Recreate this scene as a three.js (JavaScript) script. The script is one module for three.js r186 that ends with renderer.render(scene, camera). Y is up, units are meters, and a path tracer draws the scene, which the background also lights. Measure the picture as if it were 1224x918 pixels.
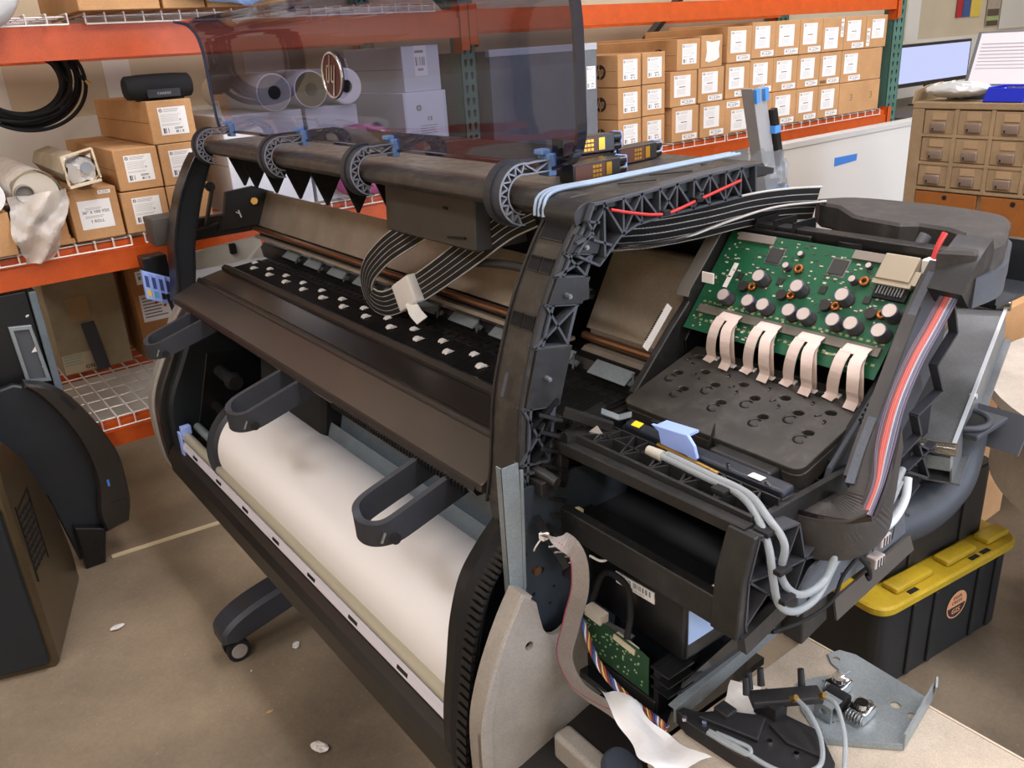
import * as THREE from 'three';
import { RoundedBoxGeometry } from 'three/addons/geometries/RoundedBoxGeometry.js';
import { mergeGeometries, toCreasedNormals } from 'three/addons/utils/BufferGeometryUtils.js';
import { RectAreaLightUniformsLib } from 'three/addons/lights/RectAreaLightUniformsLib.js';

// ---------- camera, light, exposure ----------
const scene = new THREE.Scene();
scene.background = new THREE.Color(0x9aa3ad);
const camera = new THREE.PerspectiveCamera(49.1, 1224 / 918, 0.02, 60);
camera.position.set(0, 1.65, 0);
camera.up.set(0.2717, 0.9251, -0.2651);
camera.lookAt(0.5443, 1.65 - 0.3749, -0.7504);
const renderer = new THREE.WebGLRenderer({ antialias: true });
renderer.toneMapping = THREE.LinearToneMapping;
renderer.toneMappingExposure = 1.65;
renderer.shadowMap.enabled = true;
RectAreaLightUniformsLib.init();
const WARM = 0xfdf8ff, COOL = 0xd2e2ff;
const CEIL = 4.3;
const PANELS = [[-2.2, -1.5], [-2.2, 0.9], [-2.2, 3.3], [1.4, -1.5], [1.4, 0.9], [1.4, 3.3], [5.0, -1.5], [5.0, 0.9], [5.0, 3.3]];
const PANEL_L = 9.5;
function rectLight(color, intensity, w, h, pos, target) {
  const l = new THREE.RectAreaLight(color, intensity, w, h);
  l.position.set(...pos); l.lookAt(...target); l.castShadow = true; scene.add(l); return l;
}
for (const [x, z] of PANELS) rectLight(WARM, PANEL_L, 0.6, 1.8, [x, CEIL - 0.08, z], [x, 0, z]);
// daylight through the dock door opening behind the viewer
rectLight(COOL, 2.6, 4.6, 3.2, [3.6, 1.7, 5.28], [3.6, 1.7, 0]);

// ---------- helpers ----------
let seed = 7;
const rnd = () => { seed = (seed * 1664525 + 1013904223) >>> 0; return seed / 4294967296; };
const V = (x, y, z) => new THREE.Vector3(x, y, z);
const used = {};
function numbered(n) { const k = used[n] = (used[n] ?? -1) + 1; return k ? n + '_' + String(k).padStart(3, '0') : n; }
function thing(name, label, category, [x, y, z] = [0, 0, 0], group) {
  const o = new THREE.Group(); o.name = numbered(name); scene.add(o); o.position.set(x, y, z);
  o.userData = { label, category }; if (group) o.userData.group = group;
  return o;
}
function clean(g) {
  g = g.index ? g.toNonIndexed() : g;
  for (const k of Object.keys(g.attributes)) if (!['position', 'normal', 'uv'].includes(k)) g.deleteAttribute(k);
  if (!g.attributes.normal) g.computeVertexNormals();
  return g;
}
const mg = (...l) => mergeGeometries(l.flat(9).map(clean));
function triUV(g) {
  g = clean(g); g.computeBoundingBox();
  const p = g.attributes.position, uv = new Float32Array(p.count * 2), a = V(), b = V(), c = V(), n = V();
  for (let i = 0; i < p.count; i += 3) {
    a.fromBufferAttribute(p, i); b.fromBufferAttribute(p, i + 1); c.fromBufferAttribute(p, i + 2);
    n.copy(b).sub(a).cross(c.clone().sub(a));
    const x = Math.abs(n.x), y = Math.abs(n.y), z = Math.abs(n.z);
    [a, b, c].forEach((q, k) => {
      const [u, v] = x > y && x > z ? [q.z, q.y] : y > z ? [q.x, q.z] : [q.x, q.y];
      uv[(i + k) * 2] = u; uv[(i + k) * 2 + 1] = v;
    });
  }
  g.setAttribute('uv', new THREE.BufferAttribute(uv, 2));
  return g;
}
// world-coordinate geometry -> mesh below its thing (or below a part, which sits at the thing's origin)
const worldOf = (t) => { const v = V(); for (let o = t; o && o !== scene; o = o.parent) v.add(o.position); return v; };
function part(t, name, geo, mat, { keep = false, label, kind, local = false } = {}) {
  let g = keep ? geo : triUV(geo);
  if (!local && t !== scene) { g = g.clone(); const w = worldOf(t); g.translate(-w.x, -w.y, -w.z); }
  const m = new THREE.Mesh(g, mat); m.name = t === scene ? numbered(name) : name; m.castShadow = m.receiveShadow = true; t.add(m);
  if (label) m.userData.label = label;
  if (kind) m.userData.kind = kind;
  return m;
}
function single(name, label, category, geo, mat, group, keep = false) {
  let g = keep ? clean(geo) : triUV(geo); g.computeBoundingBox(); const b = g.boundingBox, c = b.getCenter(V()); c.y = b.min.y; g.translate(-c.x, -c.y, -c.z);
  const m = new THREE.Mesh(g, mat); m.position.copy(c); m.name = numbered(name); m.castShadow = m.receiveShadow = true; scene.add(m);
  m.userData = { label, category }; if (group) m.userData.group = group;
  return m;
}
function struct(name, geo, mat) { const m = part(scene, name, geo, mat); m.userData.kind = 'structure'; return m; }
function dup(o, [x, y, z], label, turn) {
  const c = o.clone(); c.name = numbered(o.name.replace(/_\d{3}$/, '')); c.userData = { ...o.userData }; if (label) c.userData.label = label;
  c.position.set(x, y, z); if (turn !== undefined) c.rotation.y = turn; scene.add(c); return c;
}
const B = (x0, x1, y0, y1, z0, z1, r = 0) => {
  const w = x1 - x0, h = y1 - y0, d = z1 - z0;
  const g = r ? new RoundedBoxGeometry(w, h, d, 2, Math.min(r, w / 2.01, h / 2.01, d / 2.01)) : new THREE.BoxGeometry(w, h, d);
  return g.translate((x0 + x1) / 2, (y0 + y1) / 2, (z0 + z1) / 2);
};
const A = (v) => v.isVector3 ? v.clone() : V(...v);
function basis(x, y, z, o = [0, 0, 0]) { return new THREE.Matrix4().makeBasis(A(x), A(y), A(z)).setPosition(A(o)); }
function bar(p, q, w, h, up = [0, 1, 0], r = 0) {
  p = A(p); q = A(q); const d = q.clone().sub(p), L = d.length(); d.normalize();
  let u = A(up); if (Math.abs(u.dot(d)) > 0.98) u = Math.abs(d.x) > 0.9 ? V(0, 0, 1) : V(1, 0, 0);
  const s = u.clone().cross(d).normalize(); u = d.clone().cross(s).normalize();
  const g = r ? new RoundedBoxGeometry(w, h, L, 2, r) : new THREE.BoxGeometry(w, h, L);
  return g.applyMatrix4(basis(s, u, d, p.add(q).multiplyScalar(0.5)));
}
function cyl(p, q, r0, r1 = r0, n = 16, open = false) {
  p = A(p); q = A(q); const d = q.clone().sub(p), L = d.length();
  const g = new THREE.CylinderGeometry(r1, r0, L, n, 1, open);
  return g.applyQuaternion(new THREE.Quaternion().setFromUnitVectors(V(0, 1, 0), d.normalize())).translate((p.x + q.x) / 2, (p.y + q.y) / 2, (p.z + q.z) / 2);
}
const curve = (pts) => new THREE.CatmullRomCurve3(pts.map(A), false, 'centripetal');
const tube = (pts, r, n = 40, m = 8) => new THREE.TubeGeometry(curve(pts), n, r, m);
function shape(pts, holes = []) {
  const s = new THREE.Shape(pts.map(([x, y]) => new THREE.Vector2(x, y)));
  for (const h of holes) s.holes.push(h.isPath ? h : Array.isArray(h) ? new THREE.Path(h.map(([x, y]) => new THREE.Vector2(x, y))) : h);
  return s;
}
const disc = (x, y, r) => { const p = new THREE.Path(); p.absarc(x, y, r, 0, 6.2832, true); return p; };
function ext(s, d, bev = 0, seg = 10) {
  const g = new THREE.ExtrudeGeometry(s, { depth: d - 2 * bev, bevelEnabled: bev > 0, bevelThickness: bev, bevelSize: bev, bevelOffset: -bev, bevelSegments: 1, curveSegments: seg });
  return g.translate(0, 0, bev);
}
// polygon in (x,y) swept from z0 to z1, in (x,z) from y0 to y1, in (z,y) from x0 to x1
const exZ = (pts, z0, z1, bev = 0, holes = []) => ext(pts instanceof THREE.Shape ? pts : shape(pts, holes), z1 - z0, bev).translate(0, 0, z0);
const exY = (pts, y0, y1, bev = 0, holes = []) => ext(pts instanceof THREE.Shape ? pts : shape(pts, holes), y1 - y0, bev).applyMatrix4(basis([1, 0, 0], [0, 0, 1], [0, -1, 0])).translate(0, y1, 0);
const exX = (pts, x0, x1, bev = 0, holes = []) => ext(pts instanceof THREE.Shape ? pts : shape(pts, holes), x1 - x0, bev).applyMatrix4(basis([0, 0, 1], [0, 1, 0], [-1, 0, 0])).translate(x1, 0, 0);
const smooth = (g, a = 0.6) => toCreasedNormals(clean(g), a);
// smooth 2D polyline
const spl = (pts, n = 24) => new THREE.CatmullRomCurve3(pts.map(([x, y]) => V(x, y, 0)), false, 'centripetal').getPoints(n).map((p) => [p.x, p.y]);
// band of thickness t along an open 2D profile (to the left-hand side of its direction)
function band(pts, t) {
  const o = pts.map(([x, y], i) => {
    const a = pts[Math.max(0, i - 1)], b = pts[Math.min(pts.length - 1, i + 1)], dx = b[0] - a[0], dy = b[1] - a[1], l = Math.hypot(dx, dy);
    const tt = typeof t === 'function' ? t(i / (pts.length - 1)) : t;
    return [x - dy / l * tt, y + dx / l * tt];
  });
  return [...pts, ...o.reverse()];
}
// rectangular section w (along side) x h swept along a 3D curve; side(t) gives the width direction
function sweep(pts, w, h, side, n = 40, straight = false) {
  const c = straight ? null : curve(pts), P = straight ? pts.map(A) : c.getPoints(n), N = P.length;
  const pos = [], idx = [];
  for (let i = 0; i < N; i++) {
    const T = P[Math.min(N - 1, i + 1)].clone().sub(P[Math.max(0, i - 1)]).normalize(), t = i / (N - 1);
    const S = side === 'perp' ? T.clone().cross(V(0, 1, 0)) : A(typeof side === 'function' ? side(t) : side); S.addScaledVector(T, -S.dot(T)).normalize();
    const U = T.clone().cross(S).normalize(), ww = (typeof w === 'function' ? w(t) : w) / 2, hh = (typeof h === 'function' ? h(t) : h) / 2;
    for (const [a, b] of [[-1, -1], [1, -1], [1, 1], [-1, 1]]) { const q = P[i].clone().addScaledVector(S, a * ww).addScaledVector(U, b * hh); pos.push(q.x, q.y, q.z); }
    if (i) for (let k = 0; k < 4; k++) { const a = (i - 1) * 4 + k, b = (i - 1) * 4 + (k + 1) % 4, e = i * 4 + k, f = i * 4 + (k + 1) % 4; idx.push(a, b, f, a, f, e); }
  }
  const m = (N - 1) * 4; idx.push(0, 2, 1, 0, 3, 2, m, m + 1, m + 2, m, m + 2, m + 3);
  const g = new THREE.BufferGeometry(); g.setAttribute('position', new THREE.Float32BufferAttribute(pos, 3)); g.setIndex(idx);
  const q = g.toNonIndexed(); q.computeVertexNormals();
  q.setAttribute('uv', new THREE.Float32BufferAttribute(new Float32Array(q.attributes.position.count * 2), 2));
  return smooth(q, 0.6);
}
// lattice of straight ribs: list of [p, q]
const lattice = (segs, w, h, up) => mg(segs.map(([p, q]) => up[2] === 1 ? bar(p, q, h, w, up) : bar(p, q, w, h, up)));

// ---------- procedural textures ----------
function vnoise(N, cells, s) {
  let sd = s * 7919 + 13; const r = () => { sd = (sd * 1664525 + 1013904223) >>> 0; return sd / 4294967296; };
  const g = Float32Array.from({ length: cells * cells }, r), out = new Float32Array(N * N);
  for (let j = 0; j < N; j++) for (let i = 0; i < N; i++) {
    const x = i / N * cells, y = j / N * cells, x0 = x | 0, y0 = y | 0; let fx = x - x0, fy = y - y0; fx = fx * fx * (3 - 2 * fx); fy = fy * fy * (3 - 2 * fy);
    const x1 = (x0 + 1) % cells, y1 = (y0 + 1) % cells;
    out[j * N + i] = (g[y0 * cells + x0] * (1 - fx) + g[y0 * cells + x1] * fx) * (1 - fy) + (g[y1 * cells + x0] * (1 - fx) + g[y1 * cells + x1] * fx) * fy;
  }
  return out;
}
function fbm(N, base, oct, s, gain = 0.5) {
  const o = new Float32Array(N * N); let a = 1, t = 0;
  for (let k = 0; k < oct; k++) { const v = vnoise(N, base << k, s + k); for (let i = 0; i < o.length; i++) o[i] += v[i] * a; t += a; a *= gain; }
  for (let i = 0; i < o.length; i++) o[i] /= t; return o;
}
function tex(N, fn, size, srgb = true) {
  const d = new Uint8Array(N * N * 4);
  for (let i = 0; i < N * N; i++) { const c = fn(i % N, (i / N) | 0, i); d[i * 4] = c[0]; d[i * 4 + 1] = c[1]; d[i * 4 + 2] = c[2]; d[i * 4 + 3] = 255; }
  const t = new THREE.DataTexture(d, N, N); t.wrapS = t.wrapT = THREE.RepeatWrapping; t.magFilter = THREE.LinearFilter; t.minFilter = THREE.LinearMipmapLinearFilter; t.generateMipmaps = true;
  t.repeat.set(1 / size, 1 / size); if (srgb) t.colorSpace = THREE.SRGBColorSpace; t.needsUpdate = true; return t;
}
const cl = (v) => Math.max(0, Math.min(255, v));
const N1 = fbm(512, 4, 6, 3, 0.6), N2 = fbm(512, 16, 5, 21, 0.65), N3 = vnoise(512, 256, 5), N4 = fbm(512, 3, 4, 44);
const grain = tex(512, (x, y, i) => { const v = cl(206 + (N1[i] - 0.5) * 50 + (N3[i] - 0.5) * 26 + (N3[(i * 7) % 262144] > 0.985 ? 34 : 0)); return [v, v, v]; }, 0.35);
const dusty = tex(512, (x, y, i) => { const v = cl(168 + Math.max(0, N2[i] - 0.5) * 150 + (N1[i] - 0.5) * 80 + (N3[(i * 13) % 262144] > 0.975 ? 60 : 0)); return [v, v * 0.985, v * 0.96]; }, 0.4);
const fineBump = tex(512, (x, y, i) => { const v = cl(128 + (N3[i] - 0.5) * 160); return [v, v, v]; }, 0.25, false);
const coarseBump = tex(512, (x, y, i) => { const v = cl(128 + (N1[i] - 0.5) * 200 + (N3[i] - 0.5) * 30); return [v, v, v]; }, 0.5, false);
const roughTex = tex(512, (x, y, i) => { const v = cl(190 + (N2[i] - 0.5) * 130 + (N1[i] - 0.5) * 60); return [v, v, v]; }, 0.3, false);
const CN = fbm(1024, 4, 7, 60, 0.58), CP = fbm(1024, 3, 4, 90), CS = vnoise(1024, 512, 8), CM = fbm(1024, 10, 4, 33);
const concrete = tex(1024, (x, y, i) => {
  let v = 137 + (CN[i] - 0.5) * 110 + (CP[i] - 0.5) * 85 + (CS[i] - 0.5) * 9; const st = Math.max(0, CM[i] - 0.6) * 90; v -= st;
  if (CS[(i * 11) % 1048576] > 0.996) v += 40;
  return [cl(v * 1.02), cl(v * 0.905), cl(v * 0.735)];
}, 3.1);
const kraft = tex(512, (x, y, i) => { const v = 1 + (N1[i] - 0.5) * 0.16 + (N3[i] - 0.5) * 0.1 + Math.sin(y * 0.79) * 0.004; return [cl(196 * v), cl(150 * v), cl(101 * v)]; }, 0.5);
const plaster = tex(512, (x, y, i) => { const v = 1 + (N1[i] - 0.5) * 0.12 + (N4[i] - 0.5) * 0.1; return [cl(205 * v), cl(190 * v), cl(160 * v)]; }, 2.2);

const std = (color, roughness = 0.6, o = {}) => new THREE.MeshStandardMaterial({ color, roughness, ...o });
const phy = (color, roughness, o = {}) => new THREE.MeshPhysicalMaterial({ color, roughness, ...o });
const M = {
  floor: std(0xffffff, 0.75, { map: concrete, bumpMap: coarseBump, bumpScale: 0.0003 }),
  wall: std(0xffffff, 0.9, { map: plaster }),
  mud: std(0xdedacd, 0.9),
  ceiling: std(0xcfc8b8, 0.95),
  orange: std(0xfa6a1e, 0.45, { map: grain }),
  green: std(0x5f8f7f, 0.5, { map: grain }),
  wire: std(0xe6dfd6, 0.4, { metalness: 0.2 }),
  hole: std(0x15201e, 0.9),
  kraft: std(0xffffff, 0.85, { map: kraft, bumpMap: coarseBump, bumpScale: 0.0006 }),
  kraftDark: std(0xd9c8b4, 0.85, { map: kraft }),
  flap: std(0x9a744c, 0.9, { map: grain }),
  black: std(0x1b1b1c, 0.5, { map: grain, roughnessMap: roughTex }),          // moulded black plastic
  blackDusty: std(0x393939, 0.62, { map: dusty, roughnessMap: roughTex }),
  blackGloss: phy(0x0f0e0e, 0.28, { clearcoat: 0.3, clearcoatRoughness: 0.3 }),
  blackSatin: phy(0x231f1c, 0.42, { map: grain, clearcoat: 0.35, clearcoatRoughness: 0.42 }),
  slate: std(0x54585f, 0.55, { map: grain }),  // dark plastic ribs with the cool light on their edges mixed in
  charcoal: std(0x3b3e45, 0.5, { map: grain }),
  rubber: std(0x141416, 0.8, { map: grain }),
  beigeGrey: std(0xb9b1a4, 0.55, { map: grain }),
  paper: std(0xf1efec, 0.7),
  white: std(0xeeeae2, 0.5),
  steel: std(0xb9c0c0, 0.38, { metalness: 0.75, roughnessMap: roughTex, map: grain }),
  zinc: std(0xb7c3c6, 0.42, { metalness: 0.45, map: grain }),
  chrome: std(0xd8dadd, 0.12, { metalness: 1 }),
  brass: std(0xb8924e, 0.3, { metalness: 0.9 }),
  copper: std(0x9a7153, 0.35, { metalness: 0.85 }),
  taupe: std(0xbbac98, 0.42, { metalness: 0.25, map: grain }),
  blueGrey: std(0x8b9aa3, 0.5, { metalness: 0.3, map: grain }),
  periwinkle: std(0x9db6f6, 0.4),
  pcb: std(0x1f6b46, 0.45, { map: grain }),
  pcbDark: std(0x2c5a3a, 0.5, { map: grain }),
  cream: std(0xdccdb6, 0.65, { map: grain }),
  flex: std(0xdcc9bd, 0.6),
  tan: std(0xbea27b, 0.55, { map: grain }),
  yellow: std(0xe8c42c, 0.5, { map: grain }),
  red: std(0xc2322f, 0.5), clearTube: phy(0xcdd4d6, 0.25, { transmission: 0.6, thickness: 0, ior: 1.45 }),
  blueTape: std(0x3f7fd0, 0.7),
  archDusty: std(0x55514b, 0.6, { map: dusty, roughnessMap: roughTex }),
  recessShade: std(0x060606, 0.95),  // black that stands for the shade inside the arch pockets
  gold: std(0xe0a93c, 0.3, { metalness: 0.7 }),
};
function canvas(w, h, draw, bg = '#fff') {
  const c = document.createElement('canvas'); c.width = w; c.height = h; const x = c.getContext('2d'); x.fillStyle = bg; x.fillRect(0, 0, w, h); draw(x, w, h);
  const t = new THREE.CanvasTexture(c); t.colorSpace = THREE.SRGBColorSpace; return t;
}
const bars = (x, x0, y0, w, h, n = 26) => { let s = 5; for (let i = 0; i < n; i++) { s = (s * 73 + 11) % 101; if (s > 36) x.fillRect(x0 + i * w / n, y0, w / n * (s > 70 ? 0.9 : 0.5), h); } };
const lines = (x, x0, y0, w, n, dy, hgt) => { let s = 9; for (let i = 0; i < n; i++) { s = (s * 37 + 19) % 97; x.fillRect(x0, y0 + i * dy, w * (0.55 + 0.45 * s / 97), hgt); } };
// printed face on +z of a thin box; all faces share the same map region safely (edges are hair thin)
const print = (map, rough = 0.6) => std(0xffffff, rough, { map });
function roundel(x, cx, cy, r, fg, bg) {       // ring mark with two slanted strokes
  x.fillStyle = fg; x.beginPath(); x.arc(cx, cy, r, 0, 7); x.fill(); x.strokeStyle = bg; x.lineWidth = r * 0.17; x.lineCap = 'butt';
  x.beginPath(); x.moveTo(cx - r * 0.12, cy - r * 0.95); x.lineTo(cx - r * 0.5, cy + r * 0.5); x.moveTo(cx - r * 0.26, cy - r * 0.3); x.quadraticCurveTo(cx + r * 0.05, cy - r * 0.5, cx - r * 0.02, cy - r * 0.1); x.lineTo(cx - r * 0.18, cy + r * 0.5); x.stroke();
  x.beginPath(); x.moveTo(cx + r * 0.3, cy - r * 0.35); x.lineTo(cx - r * 0.06, cy + r * 0.95); x.moveTo(cx + r * 0.3, cy - r * 0.35); x.quadraticCurveTo(cx + r * 0.65, cy - r * 0.4, cx + r * 0.52, cy); x.quadraticCurveTo(cx + r * 0.4, cy + r * 0.5, cx + r * 0.08, cy + r * 0.45); x.stroke();
}
// ---------- the room ----------
const ZB = -4.1, ZF = 5.4, XL = -4.2, XR = 9.6;
struct('floor', B(XL, XR, -0.12, 0, ZB, ZF), M.floor);
struct('ceiling', B(XL - 0.1, XR + 0.1, CEIL, CEIL + 0.1, ZB - 0.1, ZF + 0.1), M.ceiling);
struct('wall_back', B(XL, XR, 0, CEIL, ZB - 0.1, ZB), M.wall);
struct('wall_left', B(XL - 0.1, XL, 0, CEIL, ZB, ZF), M.wall);
struct('wall_right', B(XR, XR + 0.1, 0, CEIL, ZB, ZF), M.wall);
struct('wall_front', mg(B(XL, 1.2, 0, CEIL, ZF, ZF + 0.1), B(6.0, XR, 0, CEIL, ZF, ZF + 0.1), B(1.2, 6.0, 3.4, CEIL, ZF, ZF + 0.1)), M.wall);
struct('trim_1', mg(B(1.1, 1.2, 0, 3.5, ZF - 0.04, ZF), B(6.0, 6.1, 0, 3.5, ZF - 0.04, ZF), B(1.1, 6.1, 3.4, 3.5, ZF - 0.04, ZF)), M.zinc);
struct('window_1', B(1.2, 6.0, 0, 3.4, ZF + 0.02, ZF + 0.05), std(0xdfe8f2, 0.6, { emissive: COOL, emissiveIntensity: 1.2 }));
// joint compound bands on the bare drywall
struct('trim_2', mg(B(XL, XR, 0, 1.47, ZB, ZB + 0.012), B(0.93, 1.04, 1.47, 2.6, ZB, ZB + 0.004), B(1.55, 1.75, 1.47, 2.6, ZB, ZB + 0.004), B(7.3, 7.5, 1.47, 2.6, ZB, ZB + 0.004), B(0.42, 0.55, 1.47, 2.6, ZB, ZB + 0.004)), M.mud);
PANELS.forEach(([x, z], i) => {
  const t = thing('ceiling_light', 'long flat ceiling light panel above the workshop', 'ceiling light', [x, CEIL - 0.07, z], 'ceiling light panels');
  part(t, 'housing', B(x - 0.33, x + 0.33, CEIL - 0.06, CEIL, z - 0.93, z + 0.93, 0.01), M.white);
  part(t, 'diffuser', B(x - 0.3, x + 0.3, CEIL - 0.07, CEIL - 0.055, z - 0.9, z + 0.9), std(0xffffff, 0.6, { emissive: WARM, emissiveIntensity: 2.5 }));
});

// ---------- pallet rack: uprights and beams ----------
const ZR = -3.1;
const rack = thing('pallet_rack', 'orange and green steel pallet rack along the drywall behind the printer', 'rack', [1.5, 0, ZR]);
function upright(x, w, z) {
  const holes = [];
  for (let y = 0.05; y < 2.35; y += 0.051) for (const u of [x + w * 0.3, x + w * 0.7]) {
    const p = new THREE.Path(); p.moveTo(u - 0.009, y + 0.016); p.quadraticCurveTo(u, y + 0.028, u + 0.009, y + 0.016); p.lineTo(u + 0.004, y - 0.008); p.quadraticCurveTo(u, y - 0.013, u - 0.004, y - 0.008); p.closePath(); holes.push(p);
  }
  const s = shape([[x, 0], [x + w, 0], [x + w, 2.4], [x, 2.4]]); s.holes = holes;
  const u = part(rack, 'upright', mg(ext(s, 0.003, 0, 3).translate(0, 0, z - 0.003), B(x, x + 0.003, 0, 2.4, z - 0.07, z), B(x + w - 0.003, x + w, 0, 2.4, z - 0.07, z), B(x - 0.03, x + w + 0.03, 0, 0.006, z - 0.1, z + 0.03)), M.green);
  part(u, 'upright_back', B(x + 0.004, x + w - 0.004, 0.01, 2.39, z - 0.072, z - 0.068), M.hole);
}
for (const z of [ZR - 0.01, ZB + 0.12]) { upright(2.1, 0.076, z); upright(5.39, 0.13, z); upright(-1.25, 0.076, z); }
function beam(x0, x1, y0, y1, z, f = 1) {
  const b = part(rack, 'beam', mg(exX([[z - f * 0.045, y0], [z, y0], [z, y1 - 0.03], [z - f * 0.014, y1 - 0.03], [z - f * 0.014, y1], [z - f * 0.045, y1]].map((p) => p), x0, x1)), M.orange);
  for (const x of [x0, x1 - 0.003]) part(b, 'end_plate', mg(B(x, x + 0.003, y0 - 0.06, y1 + 0.02, z - 0.05, z + 0.012), B(x < (x0 + x1) / 2 ? x - 0.038 : x, x < (x0 + x1) / 2 ? x : x + 0.04, y0 - 0.05, y1 + 0.02, z + 0.006, z + 0.011)), M.orange);
}
for (const [y0, y1] of [[0.382, 0.47], [1.005, 1.104], [1.685, 1.79]]) {
  beam(-1.17, 2.1, y0, y1, ZR); beam(2.18, 5.39, y0 + 0.02, y1 + 0.001, ZR);
  beam(-1.17, 2.1, y0, y1, ZB + 0.1, -1); beam(2.18, 5.39, y0 + 0.02, y1 + 0.001, ZB + 0.1, -1);
}
for (const x of [2.138, 5.45]) for (const [y0, y1] of [[0.15, 0.9], [0.95, 1.6], [1.75, 2.3]]) part(rack, 'side_brace', bar([x, y0, ZR - 0.06], [x, y1, ZB + 0.12], 0.03, 0.03), M.green);
part(rack, 'side_brace', bar([4.55, 2.05, ZB + 0.2], [3.9, 1.62, ZB + 0.3], 0.05, 0.03), M.black);

// ---------- wire decks ----------
const wireZ = new THREE.CylinderGeometry(0.0035, 0.0035, 1, 5).rotateX(Math.PI / 2);
const wireX = new THREE.CylinderGeometry(0.0035, 0.0035, 1, 5).rotateZ(Math.PI / 2);
const wireY = new THREE.CylinderGeometry(0.0032, 0.0032, 1, 5);
function deck(x0, x1, y, step, label, drop = 0.03, rows = 0.11) {
  const t = thing('wire_deck', label, 'wire deck', [(x0 + x1) / 2, y - drop, -3.6], 'wire decks on the rack');
  const add = (g, s, p) => { const m = new THREE.Mesh(g, M.wire); m.name = 'wire'; m.scale.set(...s); m.position.set(p[0] - t.position.x, p[1] - t.position.y, p[2] - t.position.z); m.castShadow = m.receiveShadow = true; t.add(m); };
  const z0 = ZB + 0.1, z1 = ZR + 0.008, n = Math.round((x1 - x0) / step);
  for (let i = 0; i <= n; i++) { const x = x0 + (x1 - x0) * i / n; add(wireZ, [1, 1, z1 - z0], [x, y, (z0 + z1) / 2]); add(wireY, [1, drop, 1], [x, y - drop / 2, z1]); }
  add(wireX, [x1 - x0, 1, 1], [(x0 + x1) / 2, y - drop, z1 + 0.004]);
  for (let z = z1 - 0.03; z > z0; z -= rows) add(wireX, [x1 - x0, 1, 1], [(x0 + x1) / 2, y - 0.007, z]);
}
deck(-0.2, 0.632, 1.816, 0.058, 'white wire deck above the coiled black cable');
deck(0.684, 1.98, 1.816, 0.058, 'white wire deck over the black speaker, holding small cartons');
deck(-0.2, 0.669, 1.116, 0.058, 'white wire deck under the bagged paper roll');
deck(0.715, 1.9, 1.116, 0.058, 'white wire deck under the narrow cartons behind the printer arch');
deck(0.32, 1.1, 0.49, 0.057, 'white open wire deck low on the rack below the dark brown carton', 0.034);
deck(2.22, 3.78, 1.1182, 0.083, 'white wire deck under the small cartons with round side marks');
deck(3.8, 5.3, 1.1182, 0.083, 'white wire deck under the long row of stacked cartons');

// ---------- cartons ----------
const labA = print(canvas(220, 200, (x) => {
  roundel(x, 22, 22, 13, '#555', '#fff'); x.fillStyle = '#9a9a98'; lines(x, 44, 12, 150, 3, 9, 3); x.fillStyle = '#bdbdb9'; lines(x, 14, 52, 190, 5, 12, 3);
  x.fillStyle = '#777'; x.fillRect(160, 92, 10, 10); x.fillStyle = '#b5b5b0'; lines(x, 14, 120, 180, 2, 9, 3); x.fillStyle = '#333'; bars(x, 18, 150, 60, 38, 14); lines(x, 110, 148, 80, 2, 8, 4); bars(x, 118, 170, 70, 18, 22);
}, '#f4f2ec'));
const labB = print(canvas(180, 260, (x) => {
  roundel(x, 24, 26, 14, '#777', '#fff'); x.fillStyle = '#aaa'; lines(x, 50, 14, 100, 3, 10, 3); x.fillStyle = '#c4c4c0'; lines(x, 20, 60, 130, 5, 12, 3);
  x.fillStyle = '#444'; x.fillRect(56, 134, 66, 9); x.fillStyle = '#b9b9b5'; lines(x, 30, 165, 120, 6, 12, 3);
}, '#f2f0ea'));
const labC = print(canvas(160, 64, (x) => { x.fillStyle = '#888'; lines(x, 14, 10, 130, 1, 8, 5); x.fillStyle = '#4a4a4a'; bars(x, 18, 24, 120, 18, 36); x.fillStyle = '#999'; x.fillRect(40, 48, 70, 5); }, '#f2f0ea'));
const kraftHex = '#c49665';
const logoTex = print(canvas(128, 128, (x) => roundel(x, 64, 64, 58, '#2e2620', kraftHex), kraftHex), 0.85);
const three = print(canvas(96, 128, (x) => { x.fillStyle = '#5d4a38'; x.font = '92px sans-serif'; x.textAlign = 'center'; x.fillText('3', 48, 98); }, kraftHex), 0.85);
const sheetZ = (x0, x1, y0, y1, z) => B(x0, x1, y0, y1, z, z + 0.0008);      // printed sheet facing +z
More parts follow.
